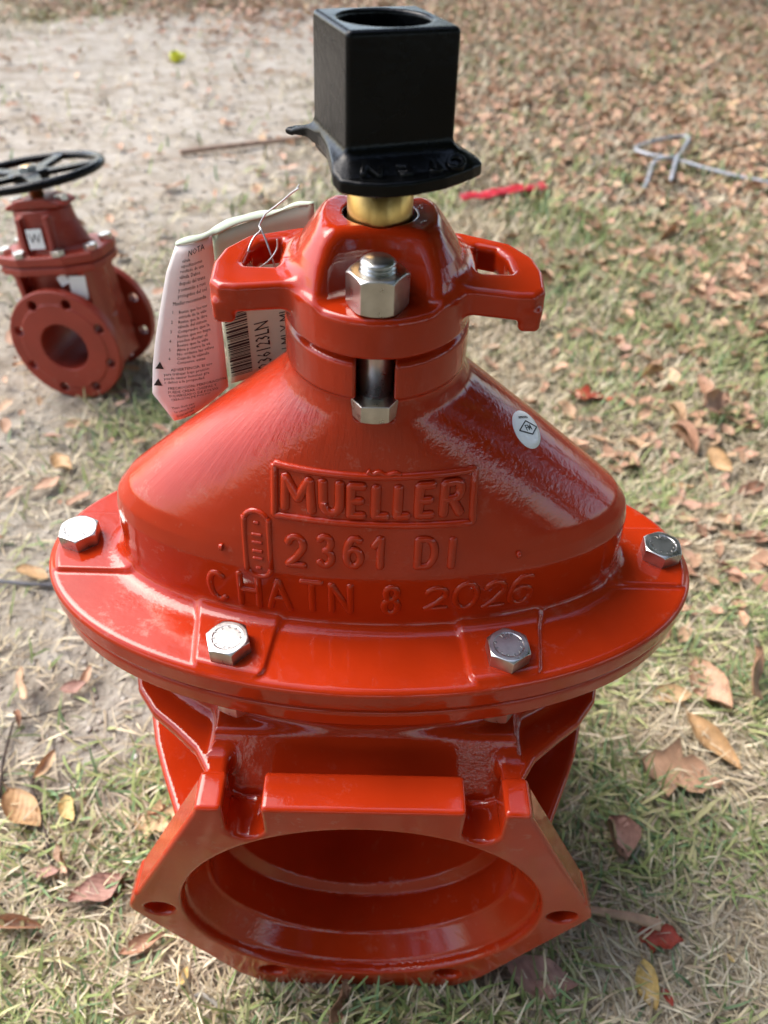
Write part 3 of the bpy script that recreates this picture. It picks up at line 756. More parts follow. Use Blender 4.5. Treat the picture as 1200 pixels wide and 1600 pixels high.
tube('tie_wire', mm([(-41.2, 22, 632), (-43, 22, 629.5), (-41.5, 21, 630.5), (-45.7, 22, 627.5), (-51, 22, 623), (-57, 22, 618.5), (-60, 22, 616), (-63, 20, 611), (-62, 16, 610), (-65, 12, 608), (-67.5, 7, 603.5), (-68, 5, 597), (-64, 4, 594.8), (-59, 4, 597.5), (-54.5, 4, 602), (-52.3, 5, 606), (-52.2, 6, 610)]), 0.00045, WIRE, tagroot, 6)
tube('tie_wire', mm([(-64, 23, 609), (-62.5, 18, 611), (-59, 13, 606), (-55, 7, 597), (-54, 6, 592)]), 0.0005, WIRE, tagroot, 6)

# ------------------------------------------------------------------ the smaller flanged valve behind
v2 = empty('flanged_valve', (-0.503, 0.822, -0.002), (R(-3.5), R(-8.5), R(-9)))
tag(v2, 'small red flanged gate valve with a black handwheel, standing on sand at the left edge', 'valve')
RF, ZA, HL = 97.0, 97.0, 74.0
def f_small(x, y, z):
    ay = np.abs(y); zl = z-ZA; r = np.hypot(x, zl)
    fl = slab(r-RF, ay, HL-17, HL, 2); fl = smin(fl, slab(r-75, ay, HL-4, HL+1.5, 1.0), 1.5)
    bar = np.maximum(r-56, ay-HL+5)
    az = np.interp(z, [20, 60, 120, 190, 240], [34, 58, 68, 72, 74]); bz = np.interp(z, [20, 60, 240], [22, 34, 38])
    bd = smax(ell(x, y, az, bz)*0.9, np.maximum(z-226, 24-z), 12)
    d = smin(smin(fl, bar, 8), bd, 14)
    rib = np.maximum(np.maximum(np.abs(np.abs(x)-58)-5, ay-48), np.maximum(z-224, 40-z)); d = smin(d, rib, 6)
    d = smin(d, slab(Poly8(x, y), z, 213, 226, 2.5), 4)
    for k in range(8):
        a = R(22.5+45*k); d = smax(d, -(np.hypot(x-80*math.cos(a), zl-80*math.sin(a))-8.2), 1.2)
    return smax(d, -(r-41), 2)
Poly8 = Poly([(-92, -20), (-84, -42), (-40, -58), (40, -58), (84, -42), (92, -20), (92, 20), (84, 42), (40, 58), (-40, 58), (-84, 42), (-92, 20)])
solid('body', f_small, (-104, -82, -4), (104, 82, 230), 2.2, RED_DULL, v2)
def f_smallbon(x, y, z):
    d = slab(Poly8(x, y)-1, z, 227.5, 243, 3)
    az = np.interp(z, [235, 250, 285, 320], [66, 62, 51, 48]); bz = np.interp(z, [235, 250, 290, 320], [42, 38, 34, 32])
    nk = smax(ell(x, y, az, bz)*0.8, z-306, 3); nk = np.maximum(nk, 232-z); d = smin(d, nk, 10)
    for s_ in (-1, 1):
        rib = np.maximum(np.abs(x-s_*24)-4, np.abs(y+np.interp(z, [240, 300], [44, 33]))-7); rib = np.maximum(rib, np.maximum(z-298, 236-z)); d = smin(d, rib, 6)
    gl = slab(rbox2(x, y, 53, 26, 12), z, 307.5-0.0, 322, 2); gl = smax(gl, (np.abs(x)*0.35+(z-330)), 3)
    return smin(d, gl, 2)
solid('bonnet', f_smallbon, (-98, -66, 224), (98, 66, 328), 1.8, RED_DULL, v2)
hb0 = copy_obj(head0, v2, (-0.078, -0.026, 0.243), (0, 0, 0.3), (0.8, 0.8, 0.8)); hb0.name = 'bolt_head'
for x, y in ((0.078, -0.026), (-0.078, 0.026), (0.078, 0.026), (0.034, -0.050), (-0.034, -0.050)): copy_obj(hb0, v2, (x, y, 0.243), (0, 0, x*40))
for x in (-0.040, 0.040): copy_obj(hb0, v2, (x, 0, 0.313), (0, 0, x*10), (0.75, 0.75, 0.8))
lathe('stem', [(0.0001, 0.0), (0.011, 0.0), (0.011, 0.055), (0.0001, 0.055)], BRASS, v2, 24).location = (0, 0, 0.312)
def f_wheel(x, y, z):
    r = np.hypot(x, y)
    rimd = np.hypot(r-109, (z-5)*1.25)-8.0
    hub = slab(r-29, z, -6, 9, 3)
    d = smin(rimd, hub, 4)
    th = np.arctan2(y, x)
    for k in range(5):
        a = 2*math.pi*k/5+0.35; u = x*math.cos(a)+y*math.sin(a); w = -x*math.sin(a)+y*math.cos(a)
        sp = np.maximum(slab(rbox2(w, z-2-0.03*u, 13-0.03*u, 4, 3), np.abs(u-62), 0, 48, 1), -u); d = smin(d, sp, 5)
    return d
wh = solid('handwheel', f_wheel, (-120, -120, -14), (120, 120, 20), 2.2, BLACK, v2); wh.location = (0, 0, 0.351)
wn_ = copy_obj(under0, v2, (0, 0, 0.359), (0, 0, 0.4)); wn_.name = 'wheel_nut'; wn_.scale = (1, 1, 0.5)
LABELW = plain('label_white', (0.78, 0.78, 0.76), 0.45)
def plate(name, w, h_, mat, parent, loc, rot):
    P = rbx = [(-w, -h_), (w, -h_), (w, h_), (-w, h_)]
    V = [(a, 0, b_) for a, b_ in P]+[(a, -0.0006, b_) for a, b_ in P]
    o = mesh_obj(name, V, [(0, 1, 2, 3), (7, 6, 5, 4), (0, 4, 5, 1), (1, 5, 6, 2), (2, 6, 7, 3), (3, 7, 4, 0)], mat, parent, False)
    o.location = loc; o.rotation_euler = rot; return o
lb = plate('label_plate', 0.0135, 0.015, LABELW, v2, (0.0, -0.0445, 0.268), (R(-10), 0, 0)); lb['label'] = 'white square label with a dark letter W'
V, Fc = text_data('W', 0.021, 0.0002, 0, -0.0002); mesh_obj('printed_text', np.stack([V[:, 0], -0.0008-V[:, 2], V[:, 1]], 1), Fc, INK, lb, False)
lb2 = plate('label_plate', 0.013, 0.019, LABELW, v2, (0.050, -0.052, 0.190), (R(-3), R(8), R(14)))
plate('hanging_label', 0.009, 0.008, LABELW, v2, (0.026, -0.050, 0.203), (R(-3), R(-20), 0))

# ------------------------------------------------------------------ small things on the ground
GALV = plain('galvanised_steel', (0.40, 0.42, 0.45), 0.5, 0.4, 60, 0.2)
sk = empty('wire_stake', (0.90, 2.1, 0.0)); tag(sk, 'bent grey metal wire stake lying in the grass at the right edge', 'stake')
def wpts(L, o): return [Vector((x, y, z))-Vector(o) for x, y, z in L]
so = (0.90, 2.1, 0.0)
tube('rod', wpts([(1.30, 1.86, 0.02), (1.126, 1.937, 0.02), (1.0, 2.012, 0.022), (0.888, 2.105, 0.026), (0.819, 2.146, 0.025), (0.795, 2.20, 0.022), (0.83, 2.262, 0.02), (0.93, 2.335, 0.022), (0.99, 2.346, 0.026), (0.99, 2.30, 0.03), (0.94, 2.19, 0.034), (0.885, 2.07, 0.034), (0.835, 1.93, 0.02)], so), 0.0058, GALV, sk, 8)
tube('rod', wpts([(0.90, 2.105, 0.03), (0.85, 2.095, 0.03), (0.81, 2.05, 0.026), (0.775, 1.95, 0.02), (0.74, 1.865, 0.012)], so), 0.0058, GALV, sk, 8)
TAPE = plain('red_tape', (0.42, 0.016, 0.03), 0.4, 0, 60, 0.45)
TC = [(0.205, 1.695), (0.245, 1.715), (0.285, 1.728), (0.32, 1.752), (0.355, 1.773), (0.405, 1.79), (0.452, 1.817)]
V = []; Fc = []
for i in range(25):
    x, y = poly_at(TC, i/24); z = 0.033+0.002*math.sin(i*0.8)
    for k, (dy, dz) in enumerate(((-0.020, 0.0), (-0.007, 0.004*math.sin(i*0.7)), (0.008, 0.004*math.cos(i*0.9)), (0.021, 0.002))):
        V += [(x-0.3*dy, y+dy, z+dz), (x-0.3*dy, y+dy, z+dz+0.0008)]
for i in range(24):
    a = i*8
    for k in range(3): Fc += [(a+2*k+1, a+2*k+3, a+2*k+11, a+2*k+9), (a+2*k, a+2*k+8, a+2*k+10, a+2*k+2)]
    Fc += [(a, a+1, a+9, a+8), (a+6, a+14, a+15, a+7)]
tag(mesh_obj('flagging_tape', V, Fc, TAPE), 'strip of red plastic tape lying crumpled on the grass', 'tape')
YEL = plain('yellow_plastic', (0.62, 0.62, 0.03), 0.4)
cp = solid('yellow_cap', lambda x, y, z: np.maximum(smin(smax(slab(np.hypot(x, y)-19, z, 0, 26, 4), -slab(np.hypot(x, y)-14, z, 8, 60, 2), 2), slab(rbox2(x-20, y, 16, 9, 4), z, 0, 14, 3), 5), -1-z), (-26, -26, -4), (44, 26, 32), 1.6, YEL)
cp.location = (-0.886, 3.25, 0.006); cp.rotation_euler = (R(12), R(-8), R(30)); cp.scale = (1.15, 1.15, 1.15)
tag(cp, 'small yellow plastic cap lying on the pale sand', 'cap')
BARK = plain('twig_bark', (0.075, 0.055, 0.042), 0.9, 0, 120, 0.4, 200, 0.0005)
STICK = plain('peeled_stick', (0.42, 0.27, 0.17), 0.7, 0, 80, 0.3, 150, 0.0004)
def gz(L): return [(x, y, ground_z(x, y)+h) for x, y, h in L]
def stick(name, L, r, mat, label, cat, taper=None, group=None):
    P = [Vector(q) for q in gz(L)]; o = P[0].copy()
    ob = tube(name, [q-o for q in P], r, mat, None, 7, 5, taper); ob.location = o
    tag(ob, label, cat, group); return ob
stick('fallen_rod', [(-0.62, 2.06, 0.012), (-0.55, 2.10, 0.016), (-0.45, 2.155, 0.016), (-0.33, 2.228, 0.014), (-0.20, 2.30, 0.012)], 0.008, plain('rusty_rod', (0.33, 0.22, 0.16), 0.8, 0, 50, 0.3), 'thin rusty brown rod lying on the sand behind the paper tag', 'rod')
stick('twig', [(-0.382, 0.010, 0.004), (-0.392, 0.05, 0.007), (-0.397, 0.085, 0.006), (-0.397, 0.10, 0.007), (-0.377, 0.106, 0.008), (-0.349, 0.119, 0.005), (-0.33, 0.123, 0.003)], 0.0016, BARK, 'thin dark twig bent like a hook on the sand at the left edge', 'twig', lambda t: 1.2-0.7*t)
stick('twig', [(-0.357, 0.05, 0.004), (-0.351, 0.021, 0.008), (-0.338, 0.002, 0.009), (-0.329, -0.013, 0.008), (-0.318, -0.03, 0.009), (-0.312, -0.045, 0.007), (-0.302, -0.062, 0.006), (-0.296, -0.075, 0.004)], 0.0020, BARK, 'longer dark twig running between the dry leaves at the lower left', 'twig', lambda t: 1.2-0.6*t)
stick('twig', [(-0.52, 0.302, 0.006), (-0.492, 0.302, 0.008), (-0.456, 0.298, 0.009), (-0.416, 0.301, 0.006), (-0.37, 0.31, 0.004)], 0.0028, plain('grey_twig', (0.13, 0.13, 0.14), 0.8), 'straight grey twig on bare sand left of the large valve flange', 'twig')
stick('broken_stick', [(0.19, -0.085, 0.010), (0.216, -0.090, 0.014), (0.245, -0.0955, 0.017), (0.262, -0.100, 0.019), (0.2775, -0.105, 0.020)], 0.0048, STICK, 'short brown broken stick beside the right corner of the large valve', 'stick', lambda t: 0.7+0.45*t)
stick('twig', [(-0.147, -0.168, 0.004), (-0.137, -0.166, 0.008), (-0.125, -0.172, 0.009), (-0.112, -0.183, 0.004)], 0.0022, plain('pale_twig', (0.30, 0.28, 0.24), 0.8), 'short pale grey twig in the grass under the front flange', 'twig')

# ------------------------------------------------------------------ fallen leaves
def leaf_mesh(name, shape, curl, cup, wav, mat, seed):
    rr = random.Random(seed); nl, nw = 8, 4; V = []; Fc = []
    for i in range(nl+1):
        t = i/nl
        w = {'oval': 0.26*math.sin(math.pi*t**0.85)**0.75, 'long': 0.17*math.sin(math.pi*t**0.9)**0.8, 'lobed': (0.30*math.sin(math.pi*t**0.8)**0.7)*(1+0.38*math.sin(t*math.pi*6.2+0.6)), 'round': 0.44*math.sin(math.pi*t)**0.6}[shape]+0.006
        for j in range(nw+1):
            s_ = j/nw*2-1; off = 0.03*rr.uniform(-1, 1)*wav
            z = curl*(t-0.5)**2+cup*(abs(s_)**1.6)*w*3+wav*0.045*math.sin(t*9+seed)*s_+off*0.6-0.008*(abs(s_) < 0.1)
            V.append((t-0.5+0.02*rr.uniform(-1, 1)*(abs(s_) > 0.9), s_*w*(1-0.35*abs(cup))+0.05*math.sin(t*3+seed)*wav, z))
    for i in range(nl):
        for j in range(nw): a = i*(nw+1)+j; Fc.append((a, a+nw+1, a+nw+2, a+1))
    n = len(V); V += [(x, y, z+0.012) for x, y, z in V]                       # real, if thin, thickness
    Fc = [tuple(n+k for k in f) for f in Fc]+[f[::-1] for f in Fc]
    rim = list(range(nw+1))+[i*(nw+1)+nw for i in range(1, nl+1)]+[nl*(nw+1)+j for j in range(nw-1, -1, -1)]+[i*(nw+1) for i in range(nl-1, 0, -1)]
    for k in range(len(rim)): a, b_ = rim[k], rim[(k+1) % len(rim)]; Fc.append((a, b_, n+b_, n+a))
    o = len(V)                                                               # stalk
    V += [(-0.5, -0.008, 0.25*curl), (-0.5, 0.008, 0.25*curl), (-0.66, 0.012, 0.25*curl+0.02), (-0.66, 0.0, 0.25*curl+0.02), (-0.58, 0.0, 0.25*curl+0.022)]
    Fc += [(o, o+3, o+2, o+1), (o, o+4, o+3), (o+1, o+2, o+4)]
    me = bpy.data.meshes.new(name); me.from_pydata(V, [], Fc); me.update()
    me.polygons.foreach_set('use_smooth', np.ones(len(me.polygons), bool)); me.materials.append(mat)
    return me
def leaf_mat(name, stops, attr=False):
    m, nt, p = new_mat(name)
    if attr: src = N(nt, 'ShaderNodeAttribute', attribute_name='tone').outputs['Fac']
    else: src = N(nt, 'ShaderNodeObjectInfo').outputs['Random']
    c = ramp(nt, src, stops)
    f = noise_tex(nt, 9 if not attr else 160, 4)
    c = mix_col(nt, 0.65, c, ramp(nt, f, [(0.3, (0.6, 0.57, 0.55)), (0.65, (1.1, 1.08, 1.06))]), 'MULTIPLY')
    # veins run across the leaf's own length
    if not attr:
        tcn = N(nt, 'ShaderNodeTexCoord'); wv = N(nt, 'ShaderNodeTexWave', wave_type='BANDS', bands_direction='DIAGONAL'); wv.inputs['Scale'].default_value = 4.5; wv.inputs['Distortion'].default_value = 1.5
        nt.links.new(tcn.outputs['Object'], wv.inputs['Vector'])
        nt.links.new(bump(nt, wv.outputs['Fac'], 0.12, 0.006), p.inputs['Normal'])
    nt.links.new(c, p.inputs['Base Color']); p.inputs['Roughness'].default_value = 0.55; p.inputs['Specular IOR Level'].default_value = 0.35
    return m
LSTOPS = [(0.0, (0.40, 0.22, 0.135)), (0.25, (0.52, 0.32, 0.20)), (0.45, (0.45, 0.255, 0.17)), (0.6, (0.60, 0.41, 0.25)), (0.75, (0.30, 0.155, 0.095)), (0.9, (0.50, 0.30, 0.215)), (1.0, (0.64, 0.45, 0.25))]
LM = leaf_mat('dry_leaf', LSTOPS); LM_TAN = leaf_mat('tan_leaf', [(0, (0.50, 0.31, 0.15)), (1, (0.55, 0.37, 0.20))]); LM_RED = leaf_mat('red_leaf', [(0, (0.36, 0.05, 0.03)), (1, (0.42, 0.07, 0.035))])
LM_YEL = leaf_mat('yellow_leaf', [(0, (0.60, 0.42, 0.14)), (1, (0.62, 0.47, 0.2))]); LM_PINK = leaf_mat('pinkish_leaf', [(0, (0.40, 0.235, 0.185)), (1, (0.37, 0.205, 0.155))])
SHP = {k: leaf_mesh('leaf_'+k, *a, LM, 3+i) for i, (k, a) in enumerate({'oval': ('oval', 0.15, 0.07, 1.0), 'long': ('long', 0.20, 0.22, 0.7), 'lobed': ('lobed', 0.15, 0.08, 1.2), 'curled': ('long', 0.10, 0.75, 0.5), 'flat': ('oval', 0.05, 0.04, 0.7), 'round': ('round', 0.8, 0.5, 1.6), 'oval_b': ('oval', 0.30, 0.16, 1.5)}.items())}
def put_leaf(x, y, L, ang, shape, mat, label, group=None, h=0.010, tilt=(0, 0), name='fallen_leaf'):
    o = bpy.data.objects.new(name, SHP[shape]); COL.objects.link(o)
    o.location = (x, y, ground_z(x, y)+h); o.rotation_euler = (R(tilt[0]), R(tilt[1]), R(ang)); o.scale = (L, L, L)
    if mat is not LM: o.material_slots[0].link = 'OBJECT'; o.material_slots[0].material = mat
    tag(o, label, 'leaf', group); return o
LV = [(-0.349, -0.004, .059, -39, 'oval', LM_TAN, 'tan pointed leaf beside the longer dark twig at the lower left'),
 (-0.303, -0.003, .032, -56, 'oval_b', LM_YEL, 'small pale yellow leaf on the ground between twig and large valve'),
 (-0.251, -0.081, .055, 35, 'oval_b', LM_PINK, 'pinkish brown curled leaf left of the front flange corner'),
 (-0.314, -0.115, .048, -3, 'curled', LM, 'rolled-up brown leaf at the left edge near the bottom grass'),
 (-0.208, -0.014, .052, -9, 'lobed', LM, 'brown lobed leaf tucked against the left side of the front bell'),
 (-0.212, -0.002, .024, 25, 'long', LM_RED, 'tiny red leaf touching the brown lobed leaf left of the bell'),
 (-0.197, -0.127, .043, 19, 'long', LM, 'narrow brown leaf just below the left flange corner'),
 (-0.157, -0.153, .017, 67, 'oval', LM_YEL, 'tiny yellow leaf under the lower left edge of the bell'),
 (-0.304, -0.067, .024, 12, 'flat', LM_PINK, 'small flat pinkish leaf near the end of the dark twig'),
 (-0.290, -0.056, .031, -55, 'oval_b', LM, 'small grey-brown leaf leaning beside the end of the dark twig'),
 (-0.395, 0.138, .046, -63, 'oval', LM, 'brown leaf standing on bare sand near the left edge'),
 (-0.393, 0.097, .027, -59, 'curled', LM, 'small brown curled leaf hanging at the hooked twig'),
 (-0.334, 0.158, .032, 80, 'long', LM, 'narrow brown leaf on sand just below the large flange, left side'),
 (-0.345, 0.145, .030, 20, 'oval', LM_PINK, 'small pinkish leaf on sand under the left flange edge'),
 (-0.340, 0.039, .037, 73, 'long', LM, 'thin reddish brown leaf upright by the tan pointed leaf'),
 (-0.449, 0.313, .046, -11, 'flat', LM_TAN, 'tan leaf lying on sand just behind the grey twig'),
 (-0.495, 0.503, .046, 53, 'oval', LM, 'brown leaf on sand left of the leftmost flange bolt'),
 (-0.486, 0.550, .055, -42, 'oval_b', LM_TAN, 'tan crumpled leaf on sand behind the leftmost flange bolt'),
 (-0.437, 0.469, .040, 36, 'flat', LM, 'flat brown leaf closest behind the leftmost flange bolt'),
 (0.362, 0.157, .047, 2, 'flat', LM_TAN, 'flat tan leaf on gravelly soil below the right flange edge'),
 (0.416, 0.172, .084, -74, 'oval_b', LM, 'large brown crumpled leaf near the right edge, left of its pair'),
 (0.457, 0.178, .095, 64, 'oval', LM, 'large brown leaf standing upright at the right edge'),
 (0.390, 0.094, .080, -59, 'long', LM_TAN, 'long tan brown leaf folded lengthwise right of the valve body'),
 (0.341, 0.053, .088, -22, 'lobed', LM, 'broad flat brown lobed leaf in the grass right of the bell'),
 (0.253, -0.025, .044, -70, 'round', LM_PINK, 'round cupped pinkish grey leaf in the grass right of the bell'),
 (0.277, -0.112, .040, -19, 'lobed', LM_RED, 'red lobed leaf under the end of the broken stick'),
 (0.258, -0.152, .040, -81, 'oval_b', LM_YEL, 'yellowish brown torn leaf at the lower right'),
 (0.271, -0.162, .016, -68, 'flat', LM_RED, 'tiny dark red leaf scrap at the lower right edge of the yellowish torn leaf'),
 (0.162, -0.146, .064, -13, 'oval', LM_PINK, 'pinkish brown leaf in the grass under the right of the front flange'),
 (-0.020, -0.172, .036, 70, 'oval_b', LM, 'dark brown leaf standing against the bottom lip of the bell'),
 (0.337, -0.129, .010, -51, 'flat', LM_YEL, 'tiny orange leaf scrap in the grass at the lower right edge'),
 (0.565, 0.615, .055, -59, 'oval', LM_TAN, 'pale tan leaf standing in the grass right of the white sticker'),
 (0.526, 0.684, .080, -72, 'curled', LM, 'curled brown leaf in the grass right of the white sticker'),
 (0.589, 0.764, .095, 50, 'oval_b', LM, 'brown leaf leaning upright behind the curled leaf at the right'),
 (0.392, 0.815, .080, -16, 'lobed', LM_RED, 'dark reddish brown leaf in the grass behind the right shoulder of the valve'),
 (-0.454, 0.833, .036, 3, 'flat', LM_TAN, 'small tan leaf beside the small flanged valve')]
rl = random.Random(21)
for x, y, L, a, sh_, mt, lab in LV:
    up_ = 'standing' in lab or 'upright' in lab or 'leaning' in lab
    put_leaf(x, y, L, a, sh_, mt, lab, None, 0.012+(0.30*L if up_ else 0.0), (rl.uniform(-18, 18)+(48 if up_ else 0), rl.uniform(-12, 12)))
taken = [(x, y) for x, y, *_ in LV]
cnt = 0; kinds = ['oval', 'oval_b', 'lobed', 'long', 'curled', 'flat']
while cnt < 262:
    d = rl.random()**1.6; y = 0.30+3.1*d; w = 0.52+0.40*y
    x = rl.uniform(-w*1.02, w*1.05)+0.02
    if math.hypot(x, y) < 0.30 or rl.random() > leafness(x, y) or (abs(x+0.512) < 0.12 and abs(y-0.822) < 0.14): continue
    if any(math.hypot(x-a, y-b_) < 0.05 for a, b_ in taken): continue
    taken.append((x, y)); cnt += 1
    sand_ = sandness(x, y) > 0.55 and x < 0
    kd = rl.choice(kinds); adj = {'oval': 'pointed', 'oval_b': 'crumpled', 'lobed': 'lobed', 'long': 'narrow', 'curled': 'rolled-up', 'flat': 'flat'}[kd]
    if math.hypot(x-0.33, y-1.76) < 0.45: lm = 'in the grass near the red tape'
    elif math.hypot(x-0.95, y-2.1) < 0.55: lm = 'in the grass around the bent wire stake'
    elif math.hypot(x+0.50, y-0.82) < 0.40: lm = 'on the ground around the small flanged valve'
    elif sand_: lm = 'on the pale sand behind the small flanged valve' if y > 1.0 else 'on the sand left of the large valve'
    elif y < 0.85: lm = 'in the grass right of the large valve' if x > 0 else 'in the grass just left of the large valve'
    elif y < 1.9: lm = 'in the grass between large valve and red tape' if x < 0.35 else 'in the grass between white sticker and wire stake'
    else: lm = 'in the grass far behind the red tape'
    put_leaf(x, y, (0.028+0.045*rl.random()**1.3)*(0.75 if sand_ else 1), rl.uniform(0, 360), kd, LM, adj+' brown fallen leaf '+lm, 'brown leaves scattered on the ground', 0.012, (rl.gauss(0, 10), rl.gauss(0, 10)))
# the leaf litter beyond those, too many to count
V = []; Fc = []; T = []
srcs = [SHP[k] for k in ('oval', 'oval_b', 'lobed', 'flat', 'long')]
sv = [(np.array([v.co[:] for v in me.vertices]), [tuple(p_.vertices) for p_ in me.polygons]) for me in srcs]
simple = []
for vv_, ff_ in sv:
    top = [45+i*5+j for i in range(0, 9, 2) for j in (0, 2, 4)]; idx = {k: n_ for n_, k in enumerate(top)}
    f2 = [(n_*3+j, (n_+1)*3+j, (n_+1)*3+j+1, n_*3+j+1) for n_ in range(4) for j in range(2)]
    simple.append((vv_[top], f2))
made = 0; VL = []; FL = []; off_ = 0
while made < 20000:
    y = (0.9+5.6*rl.random()**0.75) if rl.random() < 0.86 else 0.25+1.2*rl.random(); w = 0.6+0.46*y; x = rl.uniform(-w, w*1.1)
    if math.hypot(x, y) < 0.27: continue
    lf = leafness(x, y)
    bit = rl.random() < (0.05 if sandness(x, y) > 0.5 else 0.22)
    if not bit and rl.random() > lf*(0.30+0.70*sstep(0.9, 2.3, y)): continue
    vv_, f2 = simple[made % 5]; L = rl.uniform(0.012, 0.04) if bit else rl.uniform(0.022, 0.058)
    Mx = Matrix.Translation((x, y, ground_z(x, y)+0.014)) @ Matrix.Rotation(rl.uniform(0, 6.28), 4, 'Z') @ Matrix.Rotation(rl.uniform(-0.5, 0.5), 4, 'X') @ Matrix.Rotation(rl.uniform(-0.5, 0.5), 4, 'Y') @ Matrix.Scale(L, 4)
    Mn = np.array(Mx); VL.append(vv_ @ Mn[:3, :3].T+Mn[:3, 3]); FL.append(np.array(f2)+off_); off_ += len(vv_); T += [rl.random()]*len(vv_); made += 1
lit = mesh_obj('leaf_litter', np.vstack(VL), np.vstack(FL), leaf_mat('litter_leaf', LSTOPS, True))
lit.data.attributes.new('tone', 'FLOAT', 'POINT').data.foreach_set('value', np.array(T, F32))
tag(lit, 'dense brown leaf litter covering the ground far behind the valve', 'leaf litter', kind='stuff')

# ------------------------------------------------------------------ grass, straw and gravel
LX = np.arange(-3.6, 3.9, 0.03); LY = np.arange(-0.5, 6.8, 0.03)
LUT_S = np.array([[sandness(x, y) for y in LY] for x in LX]); LUT_Z = np.array([[ground_z(x, y) for y in LY] for x in LX])
LUT_G = np.array([[0.33-0.28*sstep(1.9, 3.0, y+0.3*x)+0.85*vnoise(x, y, 5.5, 21)+0.45*vnoise(x, y, 16, 22) for y in LY] for x in LX])
def lut(T, x, y):
    u = np.clip((x+3.6)/0.03, 0, len(LX)-1.01); v = np.clip((y+0.5)/0.03, 0, len(LY)-1.01); i = u.astype(int); j = v.astype(int); u = u-i; v = v-j
    return (T[i, j]*(1-u)+T[i+1, j]*u)*(1-v)+(T[i, j+1]*(1-u)+T[i+1, j+1]*u)*v
def blades(n, ylo, yhi, lmin, lmax, wid, lean, seed, dens_pow=1.0, ypow=1.0, xlim=None):
    g = np.random.default_rng(seed); m0 = int(n*4.5)
    y = ylo+(yhi-ylo)*g.random(m0)**ypow; w = 0.40+0.44*np.maximum(0, y+0.2); x = g.uniform(-1, 1.05, m0)*(w if xlim is None else xlim)
    sn = lut(LUT_S, x, y); ok = ~((np.abs(x) < 0.155) & (np.abs(y) < 0.163)) & (g.random(m0) < (1-sn)**dens_pow+0.06)
    x, y, sn = x[ok][:n], y[ok][:n], sn[ok][:n]
    P = np.stack([x, y, lut(LUT_Z, x, y), sn, lut(LUT_G, x, y)], 1)
    P = np.array(P); n = len(P)
    az = g.uniform(0, 2*np.pi, n); L = g.uniform(lmin, lmax, n)*(0.7+0.6*g.random(n)); th0 = np.radians(g.uniform(lean[0], lean[1], n))
    green = np.clip(P[:, 4], 0, 1) > g.random(n)*1.25
    th0 = np.where(green, th0*0.75, th0); bend = np.radians(g.uniform(-10, 40, n)); wd = wid*(0.6+0.8*g.random(n))*np.where(green, 1.25, 0.9)
    tw = g.uniform(-0.5, 0.5, n)
    pts = [P[:, :3]]; cur = P[:, :3].copy(); cur[:, 2] -= 0.002; pts = [cur.copy()]
    for k in range(3):
        t = np.clip(th0+bend*k/2, 0, np.radians(93)); a = az+tw*k*0.6
        st = np.stack([np.sin(t)*np.cos(a), np.sin(t)*np.sin(a), np.cos(t)], 1)*(L/3)[:, None]; cur = cur+st; cur[:, 2] = np.maximum(cur[:, 2], P[:, 2]+0.001+0.004*g.random(n)); pts.append(cur.copy())
    side = np.stack([-np.sin(az+tw), np.cos(az+tw), 0.3*g.uniform(-1, 1, n)], 1)
    Vs = []
    for k, f in enumerate((0.8, 1.0, 0.75, 0.12)):
        Vs += [pts[k]-side*(wd*f/2)[:, None], pts[k]+side*(wd*f/2)[:, None]]
    V = np.stack(Vs, 1).reshape(-1, 3); b0 = np.arange(n)*8
    Fq = np.concatenate([np.stack([b0+2*k, b0+2*k+1, b0+2*k+3, b0+2*k+2], 1) for k in range(3)])
    pal_s = np.array([(0.58, 0.49, 0.31), (0.48, 0.39, 0.25), (0.66, 0.58, 0.41), (0.36, 0.28, 0.18), (0.54, 0.47, 0.34), (0.45, 0.37, 0.27)]); pal_g = np.array([(0.26, 0.31, 0.11), (0.19, 0.25, 0.085), (0.36, 0.38, 0.16), (0.44, 0.42, 0.21), (0.17, 0.26, 0.12)])
    c = np.where(green[:, None], pal_g[g.integers(0, 5, n)], pal_s[g.integers(0, 6, n)])*(0.75+0.5*g.random((n, 1)))
    C = np.repeat(c, 8, 0); return V, Fq, C
GM, nt, p = new_mat('grass_blade'); a_ = N(nt, 'ShaderNodeAttribute', attribute_name='tint'); nt.links.new(a_.outputs['Color'], p.inputs['Base Color']); p.inputs['Roughness'].default_value = 0.6; p.inputs['Specular IOR Level'].default_value = 0.25
parts_ = [blades(46000, -0.26, 0.55, 0.018, 0.052, 0.0022, (50, 93), 1), blades(48000, 0.45, 1.7, 0.02, 0.05, 0.0024, (35, 90), 2, 1.0, 0.8), blades(60000, 1.5, 6.0, 0.03, 0.065, 0.0048, (30, 88), 3, 1.0, 0.85), blades(420, -0.205, -0.160, 0.022, 0.05, 0.0021, (5, 55), 9, 1.0, 1.0, 0.19)]
VV = []; FF = []; CC = []; o = 0
for V, Fq, C in parts_: VV.append(V); FF.append(Fq+o); CC.append(C); o += len(V)
gr = mesh_obj('grass', np.vstack(VV), np.vstack(FF), GM)
C4 = np.concatenate([np.vstack(CC), np.ones((o, 1))], 1).astype(F32)
gr.data.attributes.new('tint', 'FLOAT_COLOR', 'POINT').data.foreach_set('color', C4.ravel())
tag(gr, 'short thin grass, half dry straw and half green, over sandy soil', 'grass', kind='stuff')
